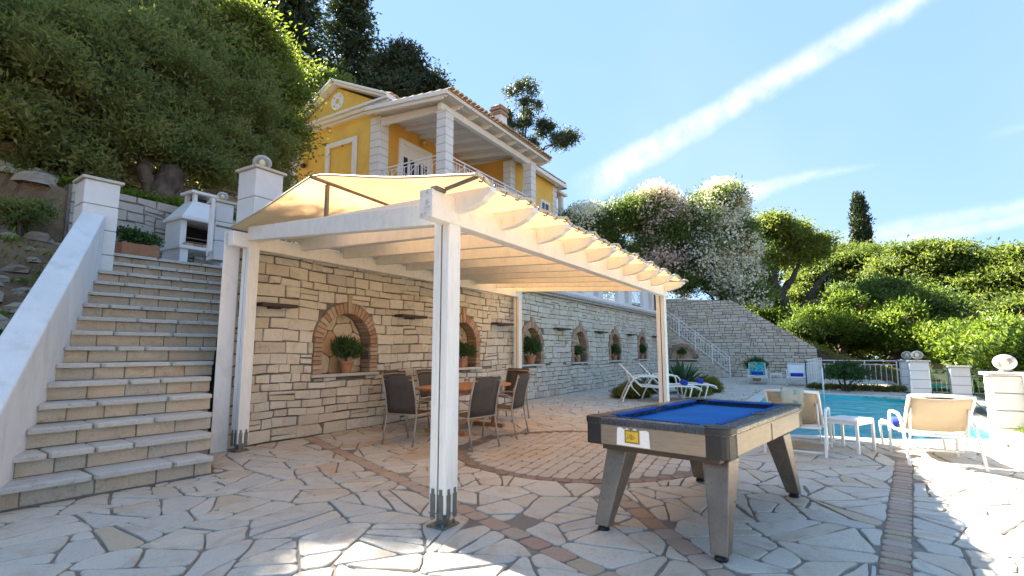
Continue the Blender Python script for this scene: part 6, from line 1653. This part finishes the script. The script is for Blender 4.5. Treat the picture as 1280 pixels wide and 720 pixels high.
# rails: a rounded frame with the bed let in
ro, ri_ = rrect(hx, hy, .07), None
ix, iy = hx-.135, hy-.135
def ring(out_pts, z0_, z1_, inner):
    m_ = MB(); n = len(out_pts); inn = [(max(-inner[0], min(inner[0], x)), max(-inner[1], min(inner[1], y))) for x, y in out_pts]
    k = [(x*.992, y*.988) for x, y in out_pts]
    vs = [(x, y, z0_) for x, y in out_pts]+[(x, y, z1_-.014) for x, y in out_pts]+[(x, y, z1_) for x, y in k]+[(x, y, z1_) for x, y in inn]+[(x, y, z0_) for x, y in inn]
    fs = []
    for i in range(n):
        j = (i+1) % n
        for l in range(4): fs.append((l*n+i, l*n+j, (l+1)*n+j, (l+1)*n+i))
        fs.append((4*n+i, 4*n+j, j, i))
    m_.add(vs, fs); return m_
ring(ro, Ht-.045, Ht, (ix, iy)).build('top_rail', MT['rail'], bt_)
MB().box((0, 0, Ht-.062), (L_-.14, W_-.14, .03)).build('bed', MT['cloth'], bt_)
# cushions: six noses with gaps for the pockets
def cushion(a, b, inward):
    a, b = Vector(a), Vector(b); n_ = Vector(inward); d = (b-a).normalized(); m_ = MB(); pr_ = [(0, -.030), (.052, -.018), (.060, -.006), (.048, .002), (0, .0035)]
    vs = []
    for p, s in ((a, 1), (b, -1)):
        for (q, z) in pr_: vs.append(p+n_*q+d*s*q*.7+Vector((0, 0, Ht+z-.0)))
    k = len(pr_); m_.add(vs, [tuple(range(k)), tuple(range(k, 2*k))[::-1]]+[(i, (i+1) % k, (i+1) % k+k, i+k) for i in range(k)])
    m_.build('cushion', MT['cushion'], bt_)
pk = .085
for s in (-1, 1):
    cushion((-ix+pk, s*(iy+.02), 0), (-.065, s*(iy+.02), 0), (0, -s, 0)); cushion((.065, s*(iy+.02), 0), (ix-pk, s*(iy+.02), 0), (0, -s, 0))
    cushion((s*(ix+.02), -iy+pk, 0), (s*(ix+.02), iy-pk, 0), (-s, 0, 0))
# pockets
for px, py, r in [(sx*(ix+.005), sy*(iy+.005), .072) for sx in (-1, 1) for sy in (-1, 1)]+[(0, s*(iy+.02), .055) for s in (-1, 1)]:
    MB().lathe([(0,0),(r,0),(r,.004),(0,.004)], 20, (px, py, Ht-.0008)).build('pocket', MT['blackplastic'], bt_)
# apron boards with black corner castings
for s in (-1, 1):
    MB().box((0, s*(hy-.022), Ht-.115), (L_-.36, .034, .145)).build('side_apron', MT['apron'], bt_, bevel=.004)
    MB().box((s*(hx-.022), 0, Ht-.115), (.034, W_-.30, .145)).build('end_apron', MT['apron'], bt_, bevel=.004)
    MB().box((0, s*(hy-.0035), Ht-.115), (.09, .008, .14)).build('seam_plate', MT['apron'], bt_, bevel=.002)
    MB().box((0, s*(hy-.002), Ht-.050), (L_-.3, .012, .012)).build('trim_strip', MT['gold2'] if 'gold2' in MT else MT['apron'], bt_)
for sx in (-1, 1):
    for sy in (-1, 1):
        x0_, y0_ = hx-.01, hy-.01; cpts = [(x0_-.17, y0_), (x0_-.04, y0_), (x0_-.012, y0_-.012), (x0_, y0_-.04), (x0_, y0_-.15), (x0_-.03, y0_-.15), (x0_-.03, y0_-.03), (x0_-.17, y0_-.03)]
        P_ = [(sx*x, sy*y, Ht-.195) for x, y in cpts]
        if sx*sy < 0: P_ = P_[::-1]
        MB().prism(P_, (0, 0, .15)).build('corner_casting', MT['blackplastic'], bt_, bevel=.004)
for sx in (-1, 1):
    for sy in (-1, 1):
        q = [(x, y) for x, y in rrect(hx+.002, hy+.002, .07, 6) if x > hx-.08 and y > hy-.08]
        q = [(hx-.17, hy+.002)]+q[::-1]+[(hx+.002, hy-.15), (hx-.09, hy-.12), (hx-.11, hy-.11), (hx-.12, hy-.09)]
        P_ = [(sx*x, sy*y, Ht-.040) for x, y in q]
        if (sx*sy > 0) == (area([(p[0], p[1]) for p in P_]) < 0): P_ = P_[::-1]
        if area([(p[0], p[1]) for p in P_]) < 0: P_ = P_[::-1]
        MB().prism(P_, (0, 0, .044)).build('corner_cap', MT['blackplastic'], bt_, bevel=.006)
MB().box((0, 0, Ht-.215), (L_-.22, W_-.2, .055)).build('underframe', MT['brownstrip'], bt_, bevel=.004)
MB().box((0, 0, Ht-.14), (L_-.10, W_-.10, .11)).build('cabinet', MT['brownstrip'], bt_)
# splayed legs
for sx in (-1, 1):
    for sy in (-1, 1):
        def sec(cx_, cy_, z, a, b): return [(sx*(cx_-a), sy*(cy_-b), z), (sx*(cx_+a), sy*(cy_-b), z), (sx*(cx_+a), sy*(cy_+b), z), (sx*(cx_-a), sy*(cy_+b), z)]
        v_ = sec(.945, .43, .035, .042, .055)+sec(.70, .375, Ht-.235, .115, .085)
        m_ = MB(); fs = [(3,2,1,0),(4,5,6,7),(0,1,5,4),(1,2,6,5),(2,3,7,6),(3,0,4,7)]
        if sx*sy < 0: fs = [f[::-1] for f in fs]
        lg = m_.add(v_, fs).build('leg', MT['leglam'], bt_, bevel=.008)
        MB().lathe([(0,0),(.042,0),(.046,.012),(.03,.03),(.018,.04),(0,.04)], 14, (sx*.945, sy*.43, .002)).build('levelling_foot', MT['blackplastic'], lg)
# badge with its torn backing on the near end
bx = -hx+.0035; by = .0
tp = [(.135,-.06),(-.125,-.062),(-.118,.05),(-.10,.058),(-.03,.052),(-.012,.066),(.02,.048),(.05,.064),(.075,.052),(.10,.066),(.128,.060),(.132,.02)]
MB().prism([(bx, by+.12+y, Ht-.118+z) for y, z in tp], (-.003, 0, 0)).build('torn_label', MT['torn'], bt_)
MB().box((bx-.006, by+.13, Ht-.112), (.008, .115, .092)).build('badge', MT['golddark'], bt_, bevel=.003)
MB().box((bx-.011, by+.13, Ht-.112), (.006, .095, .072)).build('badge_plate', MT['gold'], bt_, bevel=.003)
lf = MB()
for i in range(5):
    a = R(30+30*i); r0 = .034
    lf.prism([(bx-.0145, by+.13, Ht-.132), (bx-.0145, by+.13+math.cos(a)*r0+math.sin(a)*.004, Ht-.132+math.sin(a)*r0-math.cos(a)*.004), (bx-.0145, by+.13+math.cos(a)*r0*1.2, Ht-.132+math.sin(a)*r0*1.2), (bx-.0145, by+.13+math.cos(a)*r0-math.sin(a)*.004, Ht-.132+math.sin(a)*r0+math.cos(a)*.004)], (-.001, 0, 0))
lf.build('badge_relief', MT['golddark'], bt_)
bt_.location = (4.643, .906, .003); bt_.rotation_euler = (0, 0, -.172)

# flower tub at the head of the stairs
ft = thing('flower_tub', 'terracotta flower tub with a green plant at the head of the stairs', 'flower tub', (4.45, 10.95, 2.96))
MB().box((4.45, 10.95, 3.13), (.62, .34, .34)).build('pot', MT['terracotta'], ft, bevel=.015)
foliage('foliage', [(4.3,10.95,3.42,.2,.15,.16),(4.55,10.95,3.40,.2,.15,.14)], LEAF['ros'], ft, (4.45,10.95,2.96), density=120, per=24, rc=.08, L=.09, W=.04, inner=.2)
